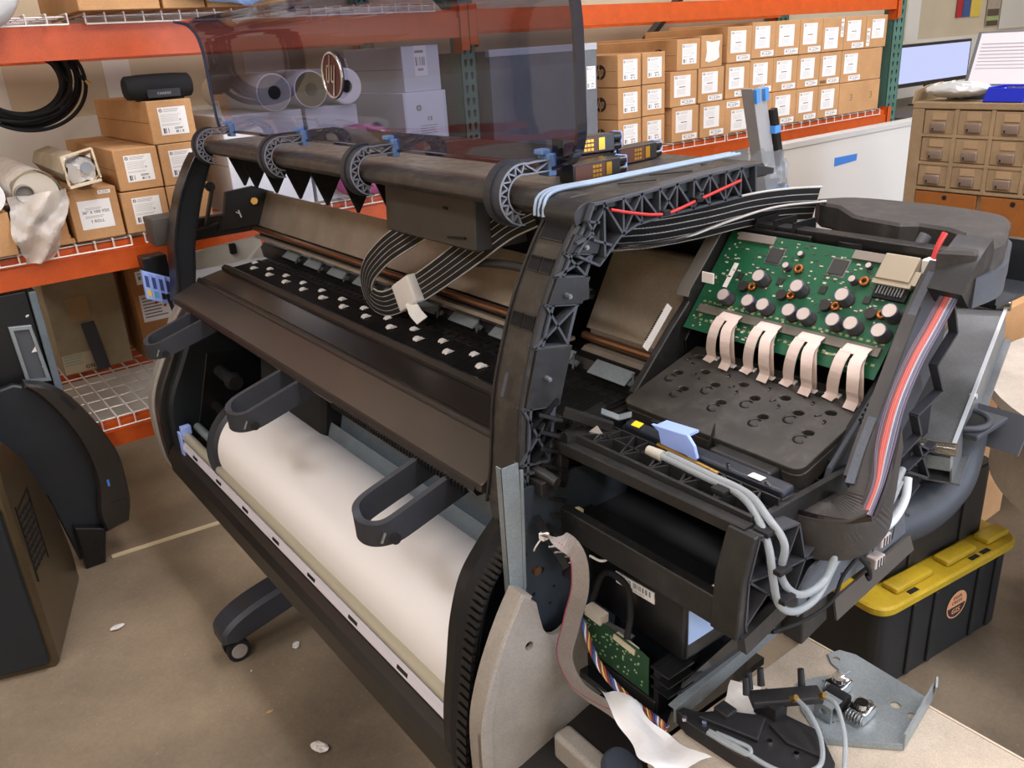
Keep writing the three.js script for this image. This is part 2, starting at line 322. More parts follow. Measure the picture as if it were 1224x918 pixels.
// a long carton: end face at z = front; label placed on its end face
function carton(name, label, x0, x1, y0, y1, z1, len, o = {}) {
  const t = thing(name, label, 'carton', [(x0 + x1) / 2, y0, z1 - len / 2], o.group);
  part(t, 'body', B(x0, x1, y0, y1, z1 - len, z1, 0.003), o.mat || M.kraft);
  part(t, 'seam', o.seamX ? B(x0 + o.seamX - 0.001, x0 + o.seamX + 0.001, y0 + 0.003, y1 - 0.003, z1 - 0.001, z1 + 0.0004) : B(x0 - 0.0004, x0 + 0.001, (y0 + y1) / 2 - 0.001, (y0 + y1) / 2 + 0.001, z1 - len + 0.01, z1 - 0.01), M.flap);
  const w = x1 - x0, h = y1 - y0;
  if (o.a) part(t, 'label_sheet', sheetZ(x0 + w * 0.22, x0 + w * 0.84, y0 + h * 0.2, y0 + h * 0.84, z1), labA, { keep: true });
  if (o.b) part(t, 'label_sheet', sheetZ(x0 + w * 0.13, x0 + w * 0.75, y0 + h * 0.27, y0 + h * 0.88, z1), labB, { keep: true });
  if (o.c) part(t, 'barcode_sticker', sheetZ(x0 + w * 0.38, x0 + w * 0.94, y0 + h * 0.04, y0 + h * 0.2, z1), labC, { keep: true });
  if (o.logo) part(t, 'side_mark', B(x0 - 0.0006, x0, y0 + h * 0.22, y0 + h * 0.74, z1 - 0.17, z1 - 0.08), logoTex, { keep: true });
  if (o.n3) part(t, 'marking', sheetZ(x0 + w * 0.42, x0 + w * 0.7, y0 + h * 0.32, y0 + h * 0.72, z1), three, { keep: true });
  return t;
}
const gR = 'cartons in the long row on the rack', gS = 'small cartons with round side marks', gL = 'cartons by the bagged roll';
const rowW = ['bottom', 'middle', 'top'];
const colY = 1.122;
// two columns of three small cartons
[[2.985, 3.14, 'with a round dark side mark, beside the grey box'], [3.165, 3.325, 'in the second stack from the grey box']].forEach(([x0, x1, d], c) => {
  for (let k = 0; k < 3; k++) carton('carton', `${rowW[k]} small brown carton ${d}`, x0, x1, colY + k * 0.15, colY + k * 0.15 + 0.147, ZR + 0.005 - c * 0.015, 0.55, { a: 1, logo: !c, group: gS });
});
// irregular third and fourth columns
carton('carton', 'bottom carton below the two short cartons with crumpled labels, beside the small cartons', 3.37, 3.57, colY, 1.295, ZR, 0.6, { b: 1, c: 1, group: gR });
carton('carton', 'middle carton right below the short carton whose side shows a dark mark', 3.355, 3.553, 1.297, 1.468, ZR, 0.6, { b: 1, c: 1, group: gR });
carton('carton', 'short carton with a round dark side mark lying on the third stack', 3.4, 3.572, 1.47, 1.618, ZR, 0.8, { a: 1, logo: 1, group: gS });
carton('carton', 'bottom carton between the third stack and the carton with an upside-down label', 3.585, 3.785, colY, 1.298, ZR, 0.6, { b: 1, c: 1, group: gR });
carton('carton', 'middle carton under the short carton with a crumpled label', 3.565, 3.765, 1.3, 1.472, ZR, 0.6, { b: 1, c: 1, group: gR });
const crump = carton('carton', 'short carton with a crumpled label, next to the first tall stack', 3.58, 3.745, 1.474, 1.628, ZR, 0.8, { group: gS });
part(crump, 'label_sheet', exZ([[3.613, 1.505], [3.64, 1.497], [3.7, 1.506], [3.722, 1.52], [3.716, 1.56], [3.724, 1.6], [3.66, 1.594], [3.618, 1.602], [3.624, 1.55]], ZR, ZR + 0.001), print(canvas(64, 64, (x) => { x.fillStyle = '#aaa'; lines(x, 6, 8, 50, 5, 10, 3); }, '#efece4')));
// tall columns
const cols = [[3.785, 3.985], [3.987, 4.188], [4.19, 4.41], [4.413, 4.625], [4.628, 4.842], [4.846, 5.068], [5.072, 5.3]];
const colName = ['first', 'second', 'third', 'fourth', 'fifth', 'sixth', 'last'];
cols.forEach(([x0, x1], c) => {
  const h = 0.186 - (c < 1 ? 0.005 : 0);
  for (let k = 0; k < 3; k++) {
    const y0 = colY + k * h, y1 = y0 + h - 0.003, o = { group: gR };
    let lab = `${rowW[k]} carton in the ${colName[c]} tall stack, counting from the short cartons to the post`;
    const plain = c === 6 && k === 1, n3 = k === 0 && c > 4;
    if (n3) { o.n3 = 1; lab = c === 5 ? 'bottom carton marked 3, between a labelled carton and another marked 3' : 'bottom carton marked 3 at the end of the row by the green post'; }
    else if (plain) lab = 'blank brown carton without any label at the end of the row by the green post';
    else if (!(c === 0 && k === 0) && !(k === 2 && (c === 4 || c === 6))) { o.b = 1; o.c = 1; }
    const t = carton('carton', lab, x0 + (c === 6 && k < 2 ? -0.01 : 0), x1 - (c === 6 && k < 2 ? 0.018 : 0), y0, y1, ZR - (k % 2) * 0.004, 0.6, o);
    const w = x1 - x0, z = ZR - (k % 2) * 0.004;
    if (c === 0 && k === 0) { part(t, 'label_sheet', sheetZ(x0 + w * 0.25, x0 + w * 0.92, y0 + h * 0.06, y0 + h * 0.66, z).rotateZ(0), labB, { keep: true }); part(t, 'barcode_sticker', sheetZ(x0 + w * 0.05, x0 + w * 0.6, y0 + h * 0.74, y0 + h * 0.92, z), labC, { keep: true }); }
    if (k === 2 && c === 4) { part(t, 'label_sheet', sheetZ(x0 + w * 0.1, x0 + w * 0.72, y0 + h * 0.08, y0 + h * 0.7, z), labB, { keep: true }); part(t, 'barcode_sticker', sheetZ(x0 + w * 0.84, x0 + w * 0.97, y0 + h * 0.4, y0 + h * 0.93, z), labC, { keep: true }); }
    if (k === 2 && c === 6) { part(t, 'label_sheet', sheetZ(x0 + w * 0.28, x0 + w * 0.86, y0 + h * 0.28, y0 + h * 0.86, z), labB, { keep: true }); part(t, 'barcode_sticker', sheetZ(x0 + w * 0.06, x0 + w * 0.2, y0 + h * 0.06, y0 + h * 0.6, z), labC, { keep: true }); }
    if (k === 1 && c === 4) part(t, 'tape_tab', sheetZ(x0 + w * 0.04, x0 + w * 0.32, y0 + h * 0.06, y0 + h * 0.15, z), M.flap);
  }
});
// left-hand stack
carton('carton', 'topmost labelled carton of the left stack, carrying the black speaker', 0.812, 0.962, 1.402, 1.542, ZR, 0.75, { a: 1, group: gL });
carton('carton', 'carton in the middle of the left stack, beside the paper sack, below the speaker carton', 0.672, 0.816, 1.264, 1.4, ZR, 0.75, { a: 1, group: gL });
carton('carton', 'middle labelled carton of the left stack next to the printer arch', 0.822, 0.962, 1.262, 1.4, ZR, 0.75, { a: 1, group: gL });
carton('carton', 'bottom labelled carton of the left stack, between the big-label carton and the printer arch', 0.667, 0.815, 1.122, 1.26, ZR, 0.75, { a: 1, group: gL });
carton('carton', 'bottom carton mostly hidden behind the printer arch', 0.82, 0.965, 1.122, 1.26, ZR, 0.75, { group: gL });
const bigLab = carton('carton', 'brown carton with one big white sheet and loose tape, under the torn paper sack', 0.505, 0.658, 1.122, 1.288, ZR, 0.75, { group: gL });
part(bigLab, 'label_sheet', sheetZ(0.53, 0.632, 1.158, 1.252, ZR), print(canvas(200, 190, (x) => { x.fillStyle = '#6a6a68'; x.font = 'bold 26px sans-serif'; x.textAlign = 'center'; x.fillText('36" X 100 YDS', 100, 88); x.fillText('1 ROLL', 100, 150); x.fillStyle = '#9a9a98'; lines(x, 40, 50, 120, 2, 9, 3); lines(x, 30, 104, 140, 2, 9, 3); }, '#f3f2ee')), { keep: true });
part(bigLab, 'barcode_sticker', sheetZ(0.6, 0.64, 1.268, 1.28, ZR), labC, { keep: true });
// top shelf small cartons
[[0.66, 0.905, 'wide pale'], [0.915, 1.05, 'narrow pale'], [1.058, 1.4, 'long pale']].forEach(([x0, x1, d]) => carton('carton', `${d} carton resting on the top wire deck`, x0, x1, 1.821, 2.06, ZR + 0.06, 0.6, { group: 'cartons on the top deck' }));
// ================= the wide-format printer =================
const P = thing('wide_format_printer', 'black wide-format printer stripped of its covers, with raised tinted lid and bare electronics', 'printer', [0.9, 0, -1.8]);
const zF = -2.78, zN = -0.97;                    // inner face of far arch, near face of near arch

// ---- feet, legs, casters ----
function caster(par, x, z) {
  const c = part(par, 'caster', mg(cyl([x, 0.035, z - 0.026], [x, 0.035, z - 0.008], 0.035, 0.035, 20), cyl([x, 0.035, z + 0.008], [x, 0.035, z + 0.026], 0.035, 0.035, 20), cyl([x, 0.035, z - 0.01], [x, 0.035, z + 0.01], 0.012), cyl([x, 0.05, z], [x, 0.1, z], 0.012)), M.rubber);
  part(c, 'rim', mg(cyl([x, 0.035, z + 0.0262], [x, 0.035, z + 0.029], 0.024, 0.022, 20), cyl([x, 0.035, z - 0.029], [x, 0.035, z - 0.0262], 0.022, 0.024, 20)), M.beigeGrey);
}
for (const z of [-2.17, -1.12]) {
  const f = part(P, 'foot', smooth(exZ([...spl([[0.455, 0.085], [0.46, 0.125], [0.52, 0.165], [0.66, 0.2], [0.85, 0.225]], 14), [1.0, 0.225], ...spl([[1.2, 0.2], [1.38, 0.16], [1.42, 0.12], [1.42, 0.085]], 8), [1.2, 0.12], [0.7, 0.12], [0.5, 0.075]], z - 0.05, z + 0.05, 0.012), 0.5), M.charcoal);
  caster(f, 0.5, z); caster(f, 1.37, z);
  part(P, 'leg', B(0.86, 0.99, 0.2, 0.62, z - 0.045, z + 0.045, 0.012), M.black);
}
// ---- lower front beam and its light strip ----
part(P, 'lower_beam', smooth(exZ([[0.598, 0.468], [0.574, 0.452], [0.562, 0.43], [0.563, 0.372], [0.585, 0.345], [0.66, 0.34], [0.98, 0.4], [0.98, 0.55], [0.64, 0.47]], -2.78, -0.74, 0.004), 0.3), M.blackSatin);
part(P, 'beam_groove', B(0.592, 0.632, 0.455, 0.492, -2.7, -1.0, 0.003), M.blackGloss);
const strip = part(P, 'slotted_strip', exZ([[0.592, 0.505], [0.586, 0.484], [0.590, 0.482], [0.597, 0.506]], -2.68, -1.02), std(0xd9d6dd, 0.5));
for (let z = -2.56; z < -1.05; z += 0.215) part(strip, 'slot', bar([0.5885, 0.4945, z], [0.5885, 0.4945, z + 0.04], 0.0025, 0.008, [0.25, 1, 0]), M.black);
part(P, 'feed_tube', cyl([0.607, 0.522, -2.7], [0.607, 0.522, -1.03], 0.0155, 0.0155, 20), std(0xb9b5a0, 0.35, { metalness: 0.3 }));
part(P, 'guide_bar', cyl([0.655, 0.53, -2.7], [0.655, 0.53, -1.03], 0.014, 0.014, 16), M.zinc);
part(P, 'blue_latch', mg(B(0.592, 0.625, 0.53, 0.56, -2.68, -2.655, 0.004), B(0.585, 0.592, 0.45, 0.54, -2.69, -2.66, 0.002)), M.periwinkle);

// ---- end caps ----
const capFront = [[0.69, 0.868], [0.664, 0.816], [0.63, 0.75], [0.58, 0.655], [0.562, 0.595], [0.556, 0.5], [0.565, 0.38], [0.6, 0.305]];
const capBack = [[0.98, 0.3], [1.1, 0.5], [1.08, 0.8], [0.98, 0.93], [0.74, 0.93]];
const capS = [...spl(capFront, 30), ...capBack];
part(P, 'end_cap', smooth(exZ(capS, -2.90, -2.845, 0.006), 0.5), M.beigeGrey, { label: 'grey outer end cap' });
part(P, 'end_cap', smooth(exZ(capS.map(([x, y]) => [x + 0.006, y - 0.002]), -2.842, -2.785, 0.006), 0.5), M.blackSatin);
const inner = part(P, 'inner_cheek', smooth(exZ(capS.map(([x, y]) => [0.83 + (x - 0.83) * 0.9, 0.6 + (y - 0.6) * 0.9]), -2.784, -2.735, 0.01), 0.5), std(0x1c2329, 0.5, { map: grain }));
part(inner, 'recess', exZ([[0.66, 0.5], [0.7, 0.42], [0.9, 0.42], [0.92, 0.74], [0.74, 0.76]], -2.734, -2.728, 0.002), M.black);
// near roll-end disc: toothed black drum
const drumP = spl([[0.72, 0.885], [0.675, 0.845], [0.637, 0.80], [0.609, 0.727], [0.59, 0.629], [0.573, 0.524], [0.571, 0.409], [0.59, 0.33]], 40);
const drum = part(P, 'roll_drum', smooth(exZ([...drumP, [0.95, 0.33], [1.0, 0.6], [0.9, 0.88]], -1.075, -1.022, 0.006), 0.5), M.black);
part(drum, 'rim_band', smooth(exZ(band(drumP.map(([x, y]) => [x - 0.006, y]), 0.03), -1.04, -1.0, 0.003), 0.5), M.rubber);
for (let i = 2; i < 38; i++) { const [x, y] = drumP[i], [x2, y2] = drumP[i + 1], dx = x2 - x, dy = y2 - y, l = Math.hypot(dx, dy); const nx = dy / l, ny = -dx / l; part(drum, 'tooth', bar([x - 0.003 - nx * -0.012, y - ny * -0.012, -0.99], [x - 0.003 + nx * 0.004, y + ny * 0.004, -0.99], 0.03, l * 0.62, [dx, dy, 0]), M.black); }
// grey near side plate
const plateS = shape([...spl([[0.664, 0.818], [0.632, 0.77], [0.6, 0.71], [0.577, 0.655], [0.563, 0.6], [0.559, 0.5], [0.566, 0.38], [0.6, 0.3]], 30), [1.02, 0.3], [1.02, 0.5], [0.86, 0.66], ...spl([[0.79, 0.705], [0.76, 0.712], [0.73, 0.705], [0.708, 0.72], [0.697, 0.76], [0.692, 0.79]], 12)], [disc(0.672, 0.712, 0.0085)]);
const near = part(P, 'side_plate', smooth(exZ(plateS, -0.935, -0.925), 0.5), M.beigeGrey, { label: 'beige grey quarter-round side plate' });
part(near, 'rim', smooth(exZ(band(spl([[0.664, 0.82], [0.632, 0.772], [0.6, 0.712], [0.577, 0.655], [0.563, 0.6], [0.559, 0.5], [0.566, 0.38], [0.6, 0.3]], 30), 0.026), -0.965, -0.922, 0.005), 0.5), M.beigeGrey);
part(P, 'steel_side', exZ([[0.69, 0.98], [0.69, 0.7], [0.76, 0.68], [0.9, 0.6], [0.95, 0.98]], -0.968, -0.962, 0, [disc(0.702, 0.86, 0.004), disc(0.735, 0.815, 0.006), disc(0.715, 0.775, 0.004), disc(0.76, 0.77, 0.003), disc(0.75, 0.74, 0.003)]), std(0x47525b, 0.5, { metalness: 0.3, map: grain }));
part(P, 'screw', cyl([0.722, 0.822, -0.963], [0.722, 0.822, -0.955], 0.008), M.copper);
part(P, 'upright_strip', mg(B(0.665, 0.698, 0.79, 1.035, -0.962, -0.9595, 0), B(0.665, 0.667, 0.79, 1.035, -0.975, -0.96), bar([0.695, 0.8, -0.96], [0.703, 1.02, -0.96], 0.004, 0.006)), M.zinc, { label: 'bare grey metal strip' });

// ---- paper roll with hubs ----
const rollC = [0.74, 0.57], rollR = 0.135;
const roll = part(P, 'paper_roll', cyl([...rollC, -2.33], [...rollC, -1.08], rollR, rollR, 64), M.paper, { label: 'white paper roll' });
part(P, 'hub_disc', smooth(mg(cyl([...rollC, -2.36], [...rollC, -2.345], 0.158, 0.158, 48), cyl([...rollC, -2.345], [...rollC, -2.332], 0.145, 0.135, 48), cyl([...rollC, -2.42], [...rollC, -2.36], 0.06, 0.08, 32)), 0.5), M.charcoal);
part(P, 'spindle', cyl([...rollC, -2.74], [...rollC, -2.34], 0.022, 0.022, 20), M.black);
part(P, 'spindle_knob', mg(cyl([0.77, 0.69, -2.73], [0.77, 0.69, -2.6], 0.02, 0.02, 20), cyl([0.77, 0.69, -2.6], [0.77, 0.69, -2.57], 0.03, 0.024, 20)), M.rubber);
// ---- inside of the roll bay ----
part(P, 'bay_panel', smooth(exZ([[0.84, 0.63], [0.852, 0.64], [0.93, 0.93], [0.922, 0.94]], -2.02, -1.07), 0.4), M.blueGrey, { label: 'blue grey sheet metal back of roll bay' });
part(P, 'bay_lip', smooth(exZ([[0.815, 0.66], [0.835, 0.675], [0.842, 0.71], [0.832, 0.72], [0.82, 0.69]], -2.02, -1.07), 0.4), M.blueGrey);
part(P, 'bay_block', smooth(exZ([[0.8, 0.68], [0.92, 0.64], [0.95, 0.92], [0.84, 0.93]], -2.45, -2.0, 0.012), 0.4), M.rubber);
part(P, 'bay_back', B(0.955, 0.97, 0.36, 0.94, -2.78, -1.0), M.black);

// ---- output tray, plates and platen ----
part(P, 'tray', smooth(exZ([[0.688, 0.944], [0.69, 0.957], [0.70, 0.9605], [0.775, 0.991], [0.775, 0.972], [0.70, 0.936]], -2.785, -1.06, 0.0015), 0.4), phy(0x453c35, 0.36, { map: grain, clearcoat: 0.6, clearcoatRoughness: 0.33 }), { label: 'flat black front tray with a warm reflection put into its colour' });  // warm ceiling reflection on dark plastic is put into the base colour
const lip = part(P, 'tray_lip', smooth(exZ([[0.683, 0.94], [0.688, 0.95], [0.72, 0.952], [0.72, 0.928], [0.69, 0.93]], -2.78, -1.075), 0.4), M.black);
for (let z = -1.62; z < -1.1; z += 0.011) part(lip, 'comb_tooth', B(0.679, 0.685, 0.93, 0.941, z, z + 0.006), M.black);
part(P, 'tray_roll', cyl([0.782, 0.99, -2.78], [0.782, 0.99, -1.06], 0.011, 0.011, 18), M.blackSatin);
part(P, 'middle_plate', smooth(exZ([[0.788, 0.994], [0.79, 1.0], [0.855, 1.012], [0.862, 1.008], [0.862, 0.98], [0.79, 0.98]], -2.78, -1.06, 0.001), 0.4), phy(0x231e1b, 0.3, { clearcoat: 0.6, clearcoatRoughness: 0.25 }));
part(P, 'platen_edge', smooth(exZ([[0.858, 1.006], [0.858, 1.021], [0.87, 1.028], [0.884, 1.022], [0.884, 1.0]], -2.78, -1.06, 0.001), 0.4), M.blackSatin);
const plt = part(P, 'platen', exZ([[0.884, 0.99], [0.884, 1.01], [0.905, 1.013], [1.07, 1.02], [1.07, 0.99]], -2.78, -0.992), M.black);
const ribs = [];
for (let z = -2.77; z < -1.0; z += 0.0105) ribs.push(bar([0.888, 1.0125, z], [0.99, 1.017, z - 0.012], 0.004, 0.003));
for (let z = -2.77; z < -1.06; z += 0.032) for (let k = 0; k < 3; k++) ribs.push(B(1.0 + k * 0.023, 1.014 + k * 0.023, 1.016, 1.02, z, z + 0.022));
for (let z = -1.05; z < -0.995; z += 0.0125) ribs.push(bar([0.90, 1.013, z], [1.05, 1.021, z], 0.0035, 0.006));
part(plt, 'ridges', mg(ribs), std(0x2a2826, 0.45, { map: dusty }), { kind: 'stuff' });
const wheelG = smooth(exZ([[-0.011, 0], [-0.009, 0.006], [-0.003, 0.0095], [0.005, 0.009], [0.01, 0.004], [0.016, 0.003], [0.013, 0]], -0.009, 0.009, 0.002), 0.6);
for (let i = 0; i < 11; i++) for (const [x, dz] of [[0.966, 0], [0.934, 0.069]]) part(plt, 'star_wheel', wheelG.clone().translate(x, 1.013, -2.758 + i * 0.1292 + dz), M.white, { label: 'small white pinch wheel' });
// feed rail behind the platen
part(P, 'feed_rail', smooth(exZ([[1.05, 1.0], [1.045, 1.035], [1.058, 1.052], [1.075, 1.055], [1.08, 1.0]], -2.9, -0.994, 0.001), 0.3), M.black);
for (let z = -2.68, i = 0; z < -1.05; z += 0.168, i++) {
  const s = part(P, 'pressure_plate', bar([1.047, 1.047, z], [1.047, 1.047, z + 0.105], 0.035, 0.002, [-0.55, 0.83, 0]), M.zinc);
  part(s, 'tab', mg(bar([1.036, 1.045, z + 0.115], [1.036, 1.045, z + 0.135], 0.012, 0.006, [-0.5, 0.8, 0]), bar([1.05, 1.058, z + 0.11], [1.02, 1.04, z + 0.14], 0.004, 0.004)), M.steel);
}
part(P, 'rod', mg(cyl([1.03, 1.108, -2.94], [1.03, 1.108, -1.25], 0.0085, 0.0085, 16), cyl([1.1, 1.08, -1.25], [1.1, 1.08, -1.032], 0.0085, 0.0085, 16)), M.copper, { label: 'copper coloured guide rod' });
part(P, 'rail_ledge', exZ([[1.03, 1.075], [1.035, 1.082], [1.075, 1.082], [1.075, 1.075]], -2.9, -1.25), M.taupe);
const railB = [[1.116, 1.09], [1.12, 1.09], [1.196, 1.232], ...spl([[1.2, 1.242], [1.21, 1.25], [1.23, 1.251]], 6), [1.23, 1.247], ...spl([[1.21, 1.246], [1.204, 1.24], [1.196, 1.228]].map(([x, y]) => [x - 0.004, y]), 4)];
part(P, 'carriage_rail', mg(exZ([[1.046, 1.115], [1.05, 1.115], [1.098, 1.225], [1.094, 1.225]], -2.92, -1.25)), M.taupe, { label: 'taupe sheet metal carriage rail' });
part(P, 'carriage_rail', smooth(exZ(railB, -1.26, -1.034), 0.5), M.taupe, { label: 'taller near length of carriage rail' });
part(P, 'rail_gap', exZ([[1.05, 1.082], [1.05, 1.115], [1.06, 1.115], [1.06, 1.082]], -2.9, -1.25), M.black);
part(P, 'brass_bolt', mg(cyl([1.075, 1.185, -2.9], [1.045, 1.2, -2.88], 0.009), cyl([1.05, 1.197, -2.885], [1.04, 1.202, -2.87], 0.013, 0.013, 6)), M.brass);
part(P, 'rear_shell', smooth(mg(exZ([[1.24, 0.4], [1.32, 0.45], [1.35, 0.9], [1.34, 1.36], [1.31, 1.36], [1.31, 0.9]], -1.95, -1.0)), 0.4), M.black);
part(P, 'rear_trough', exZ([[1.2, 1.0], [1.3, 1.0], [1.3, 1.02], [1.2, 1.02]], -2.9, -1.034), M.black);
part(P, 'near_ledge', mg(exZ([[1.09, 1.05], [1.1, 1.057], [1.16, 1.06], [1.16, 1.05]], -1.25, -1.034), exZ([[1.118, 1.06], [1.118, 1.09], [1.13, 1.09], [1.13, 1.06]], -1.25, -1.034)), M.taupe);
part(P, 'printer_frame', mg(B(1.08, 1.14, 0.93, 1.05, -2.9, -1.034, 0.004), B(0.9, 1.3, 0.88, 0.95, -2.8, -0.98)), M.black);

// ---- near and far arches ----
const archOut = spl([[0.694, 0.93], [0.706, 0.985], [0.714, 1.045], [0.724, 1.12], [0.752, 1.21], [0.776, 1.27], [0.803, 1.32], [0.828, 1.36], [0.85, 1.388]], 30);
function arch(z0, z1, near) {
  const w = z1 - z0;
  const a = part(P, 'arch', smooth(exZ(band(archOut, -0.012).map((p) => p), z0, z1 - 0.004, 0.002), 0.5), near ? M.archDusty : M.black, { label: near ? 'curved arch frame beside the electronics' : 'curved arch frame at the far end' });
  const back = archOut.map(([x, y], i) => { const t = i / 30; return [x + 0.05 + 0.018 * Math.sin(t * 3.1), y - 0.012]; });
  part(a, 'web', smooth(exZ([...archOut.map(([x, y]) => [x + 0.008, y]), ...back.slice().reverse()], z0 + 0.004, z0 + 0.012), 0.5), M.black);
  part(a, 'back_flange', smooth(exZ(band(back, 0.006), z0 + 0.004, z1, 0), 0.5), near ? M.slate : M.black);
  part(a, 'front_edge', smooth(exZ(band(archOut.map(([x, y]) => [x + 0.012, y - 0.002]), -0.005), z1 - 0.004, z1 + 0.001), 0.5), near ? M.slate : M.black);
  if (!near) {   // closed inner cheek of the far arch
    part(a, 'cheek', smooth(exZ([...archOut.map(([x, y]) => [x + 0.006, y]), [0.9, 1.385], ...back.slice().reverse()], z1 - 0.02, z1 - 0.004, 0.003), 0.5), std(0x1b2025, 0.5, { map: grain }));
    return;
  }
  // stepped pads, pockets and crossed ribs along the near arch
  const at = (t, d) => { const i = Math.round(t * 30), [x, y] = archOut[i], [bx, by] = back[i]; return [x + (bx - x) * d, y + (by - y) * d]; };
  for (const [t0, t1] of [[0.62, 0.74], [0.36, 0.5]].slice(0, 2).concat([[0.83, 0.93]])) {
    part(a, 'pad', exZ([at(t0, 0.05), at(t1, 0.05), at(t1, 1.1), at(t0, 1.1)], z1 - 0.012, z1 + 0.002, 0.001), M.blackDusty);
    const c = at((t0 + t1) / 2, 0.5); part(a, 'screw_post', mg(cyl([c[0], c[1], z1], [c[0], c[1], z1 + 0.012], 0.005, 0.004, 10), cyl([c[0], c[1], z1 + 0.012], [c[0], c[1], z1 + 0.014], 0.0025)), M.steel);
  }
  const seg = [];
  for (const [t0, t1] of [[0.5, 0.62], [0.2, 0.36], [0.02, 0.18], [0.74, 0.83]]) { const z = z1 - 0.008; const p = (t, d) => { const q = at(t, d); return [q[0], q[1], z]; }; seg.push([p(t0, 0), p(t1, 1)], [p(t0, 1), p(t1, 0)], [p(t0, 0), p(t0, 1)], [p(t1, 0), p(t1, 1)]); }
  for (const s of seg) part(a, 'rib', lattice([s], 0.018, 0.004, [0, 0, 1]), M.slate);
  part(a, 'bracket_tab', B(0.845, 0.872, 1.262, 1.288, z1 - 0.01, z1 - 0.006), M.blackDusty);
  for (const [t, n] of [[0.94, 1], [0.77, 2], [0.56, 2]]) {   // flat plates, recess shade put into their black, raised frames on outer band
    const i = Math.round(t * 30), [x, y] = archOut[i], [x2, y2] = archOut[i - 3], d = [x - x2, y - y2], l = Math.hypot(...d), up = [d[0] / l, d[1] / l], nn = [-up[1], up[0]];
    const h = n === 1 ? 0.032 : 0.024;
    for (let k = 0; k < n; k++) {
      const za = z0 + 0.014 + k * (w - 0.028) / n + (k ? 0.002 : 0), zb = z0 + 0.014 + (k + 1) * (w - 0.028) / n - (k + 1 < n ? 0.002 : 0);
      part(a, 'pocket_shade', bar([x + nn[0] * 0.0012, y + nn[1] * 0.0012, za], [x + nn[0] * 0.0012, y + nn[1] * 0.0012, zb], 0.001, h, [up[0], up[1], 0]), M.recessShade);
      const fr = [[1, 0], [-1, 0]].map(([s]) => bar([x + up[0] * h / 2 * s + nn[0] * 0.002, y + up[1] * h / 2 * s + nn[1] * 0.002, za - 0.001], [x + up[0] * h / 2 * s + nn[0] * 0.002, y + up[1] * h / 2 * s + nn[1] * 0.002, zb + 0.001], 0.003, 0.002, [up[0], up[1], 0]));
      for (const f of fr) part(a, 'pocket_frame', f, M.blackDusty);
    }
  }
  for (const s of [z0 + 0.006, z1 - 0.007]) part(a, 'band_bead', smooth(exZ(band(archOut.map(([x, y]) => [x - 0.001, y + 0.0005]), 0.003), s - 0.0025, s + 0.0025), 0.5), M.blackDusty);
  part(a, 'cast_line', bar([0.7115, 1.13, z0 + 0.045], [0.727, 1.165, z0 + 0.042], 0.006, 0.002, [-1, 0.2, 0]), M.slate);
}
arch(-1.055, zN, true);
arch(-2.86, zF, false);
// lower end of the near arch: socket, clutter of brackets
part(P, 'arch_foot', smooth(exZ([[0.694, 0.94], [0.70, 0.90], [0.72, 0.86], [0.75, 0.87], [0.755, 0.96], [0.72, 0.98]], -1.05, -0.985, 0.003), 0.4), M.blackDusty);
part(P, 'hinge_pin', mg(cyl([0.745, 1.0, -0.985], [0.752, 0.99, -0.93], 0.011, 0.009, 14), B(0.73, 0.765, 0.965, 0.99, -0.99, -0.945, 0.002)), M.blackDusty);

// ---- top cover with rounded nose, ribs, strips and side truss ----
const cov = part(P, 'top_cover', smooth(exZ([...spl([[0.9, 1.383], [0.873, 1.387], [0.861, 1.398], [0.866, 1.412], [0.885, 1.42], [0.93, 1.418]], 16), [0.95, 1.414], [1.36, 1.414], [1.375, 1.4], [1.375, 1.386], [0.96, 1.388], [0.94, 1.384]], -2.86, -1.02, 0.002), 0.5), M.archDusty, { label: 'flat top cover with rounded nose' });
part(P, 'cover_end', smooth(exZ([...spl([[0.845, 1.383], [0.842, 1.4], [0.856, 1.414], [0.88, 1.418]], 8), [1.0, 1.42], [1.27, 1.424], [1.33, 1.41], [1.33, 1.4], [0.88, 1.402], [0.862, 1.39]], -1.06, -0.972, 0.001), 0.5), M.blackDusty);
for (let k = 0; k < 3; k++) part(P, 'cover_strip', tube([[0.842, 1.39, -1.068 + k * 0.011], [0.85, 1.412, -1.074 + k * 0.011], [0.875, 1.4225, -1.083 + k * 0.01], [1.0, 1.4235, -1.092 + k * 0.011], [1.37, 1.4235, -1.107 + k * 0.012]], 0.0032, 40, 6), std(0x93a7ba, 0.5), { label: 'cover ridge strip with cool daylight put into its pale blue colour' });  // the blue is cool daylight on the ridges, put into their colour
part(P, 'cover_slots', mg(bar([0.99, 1.4235, -1.03], [1.05, 1.4242, -1.0], 0.004, 0.002), bar([1.08, 1.4245, -1.045], [1.15, 1.425, -1.01], 0.004, 0.002), bar([1.22, 1.424, -1.05], [1.33, 1.412, -1.04], 0.004, 0.002)), M.rubber);
const up2 = [[0.862, 1.39], [0.874, 1.414], [0.904, 1.414], [1.003, 1.417], [1.121, 1.423], [1.262, 1.425]], lo2 = [[0.838, 1.36], [0.883, 1.317], [0.929, 1.355], [0.966, 1.368], [1.023, 1.371], [1.238, 1.374], [1.268, 1.36]];
const zt = zN - 0.006, pt = ([x, y]) => [x, y, zt];
const seg2 = []; const chain = (l) => { for (let i = 1; i < l.length; i++) seg2.push([pt(l[i - 1]), pt(l[i])]); };
chain([[0.838, 1.36], [0.872, 1.367], [0.862, 1.39], ...up2.slice(1)]); chain(lo2.slice(1)); seg2.push([pt([1.262, 1.425]), pt([1.268, 1.36])]); chain([[0.838, 1.345], [0.855, 1.36], [0.9, 1.41]]); chain([[0.84, 1.34], [0.883, 1.317]]);
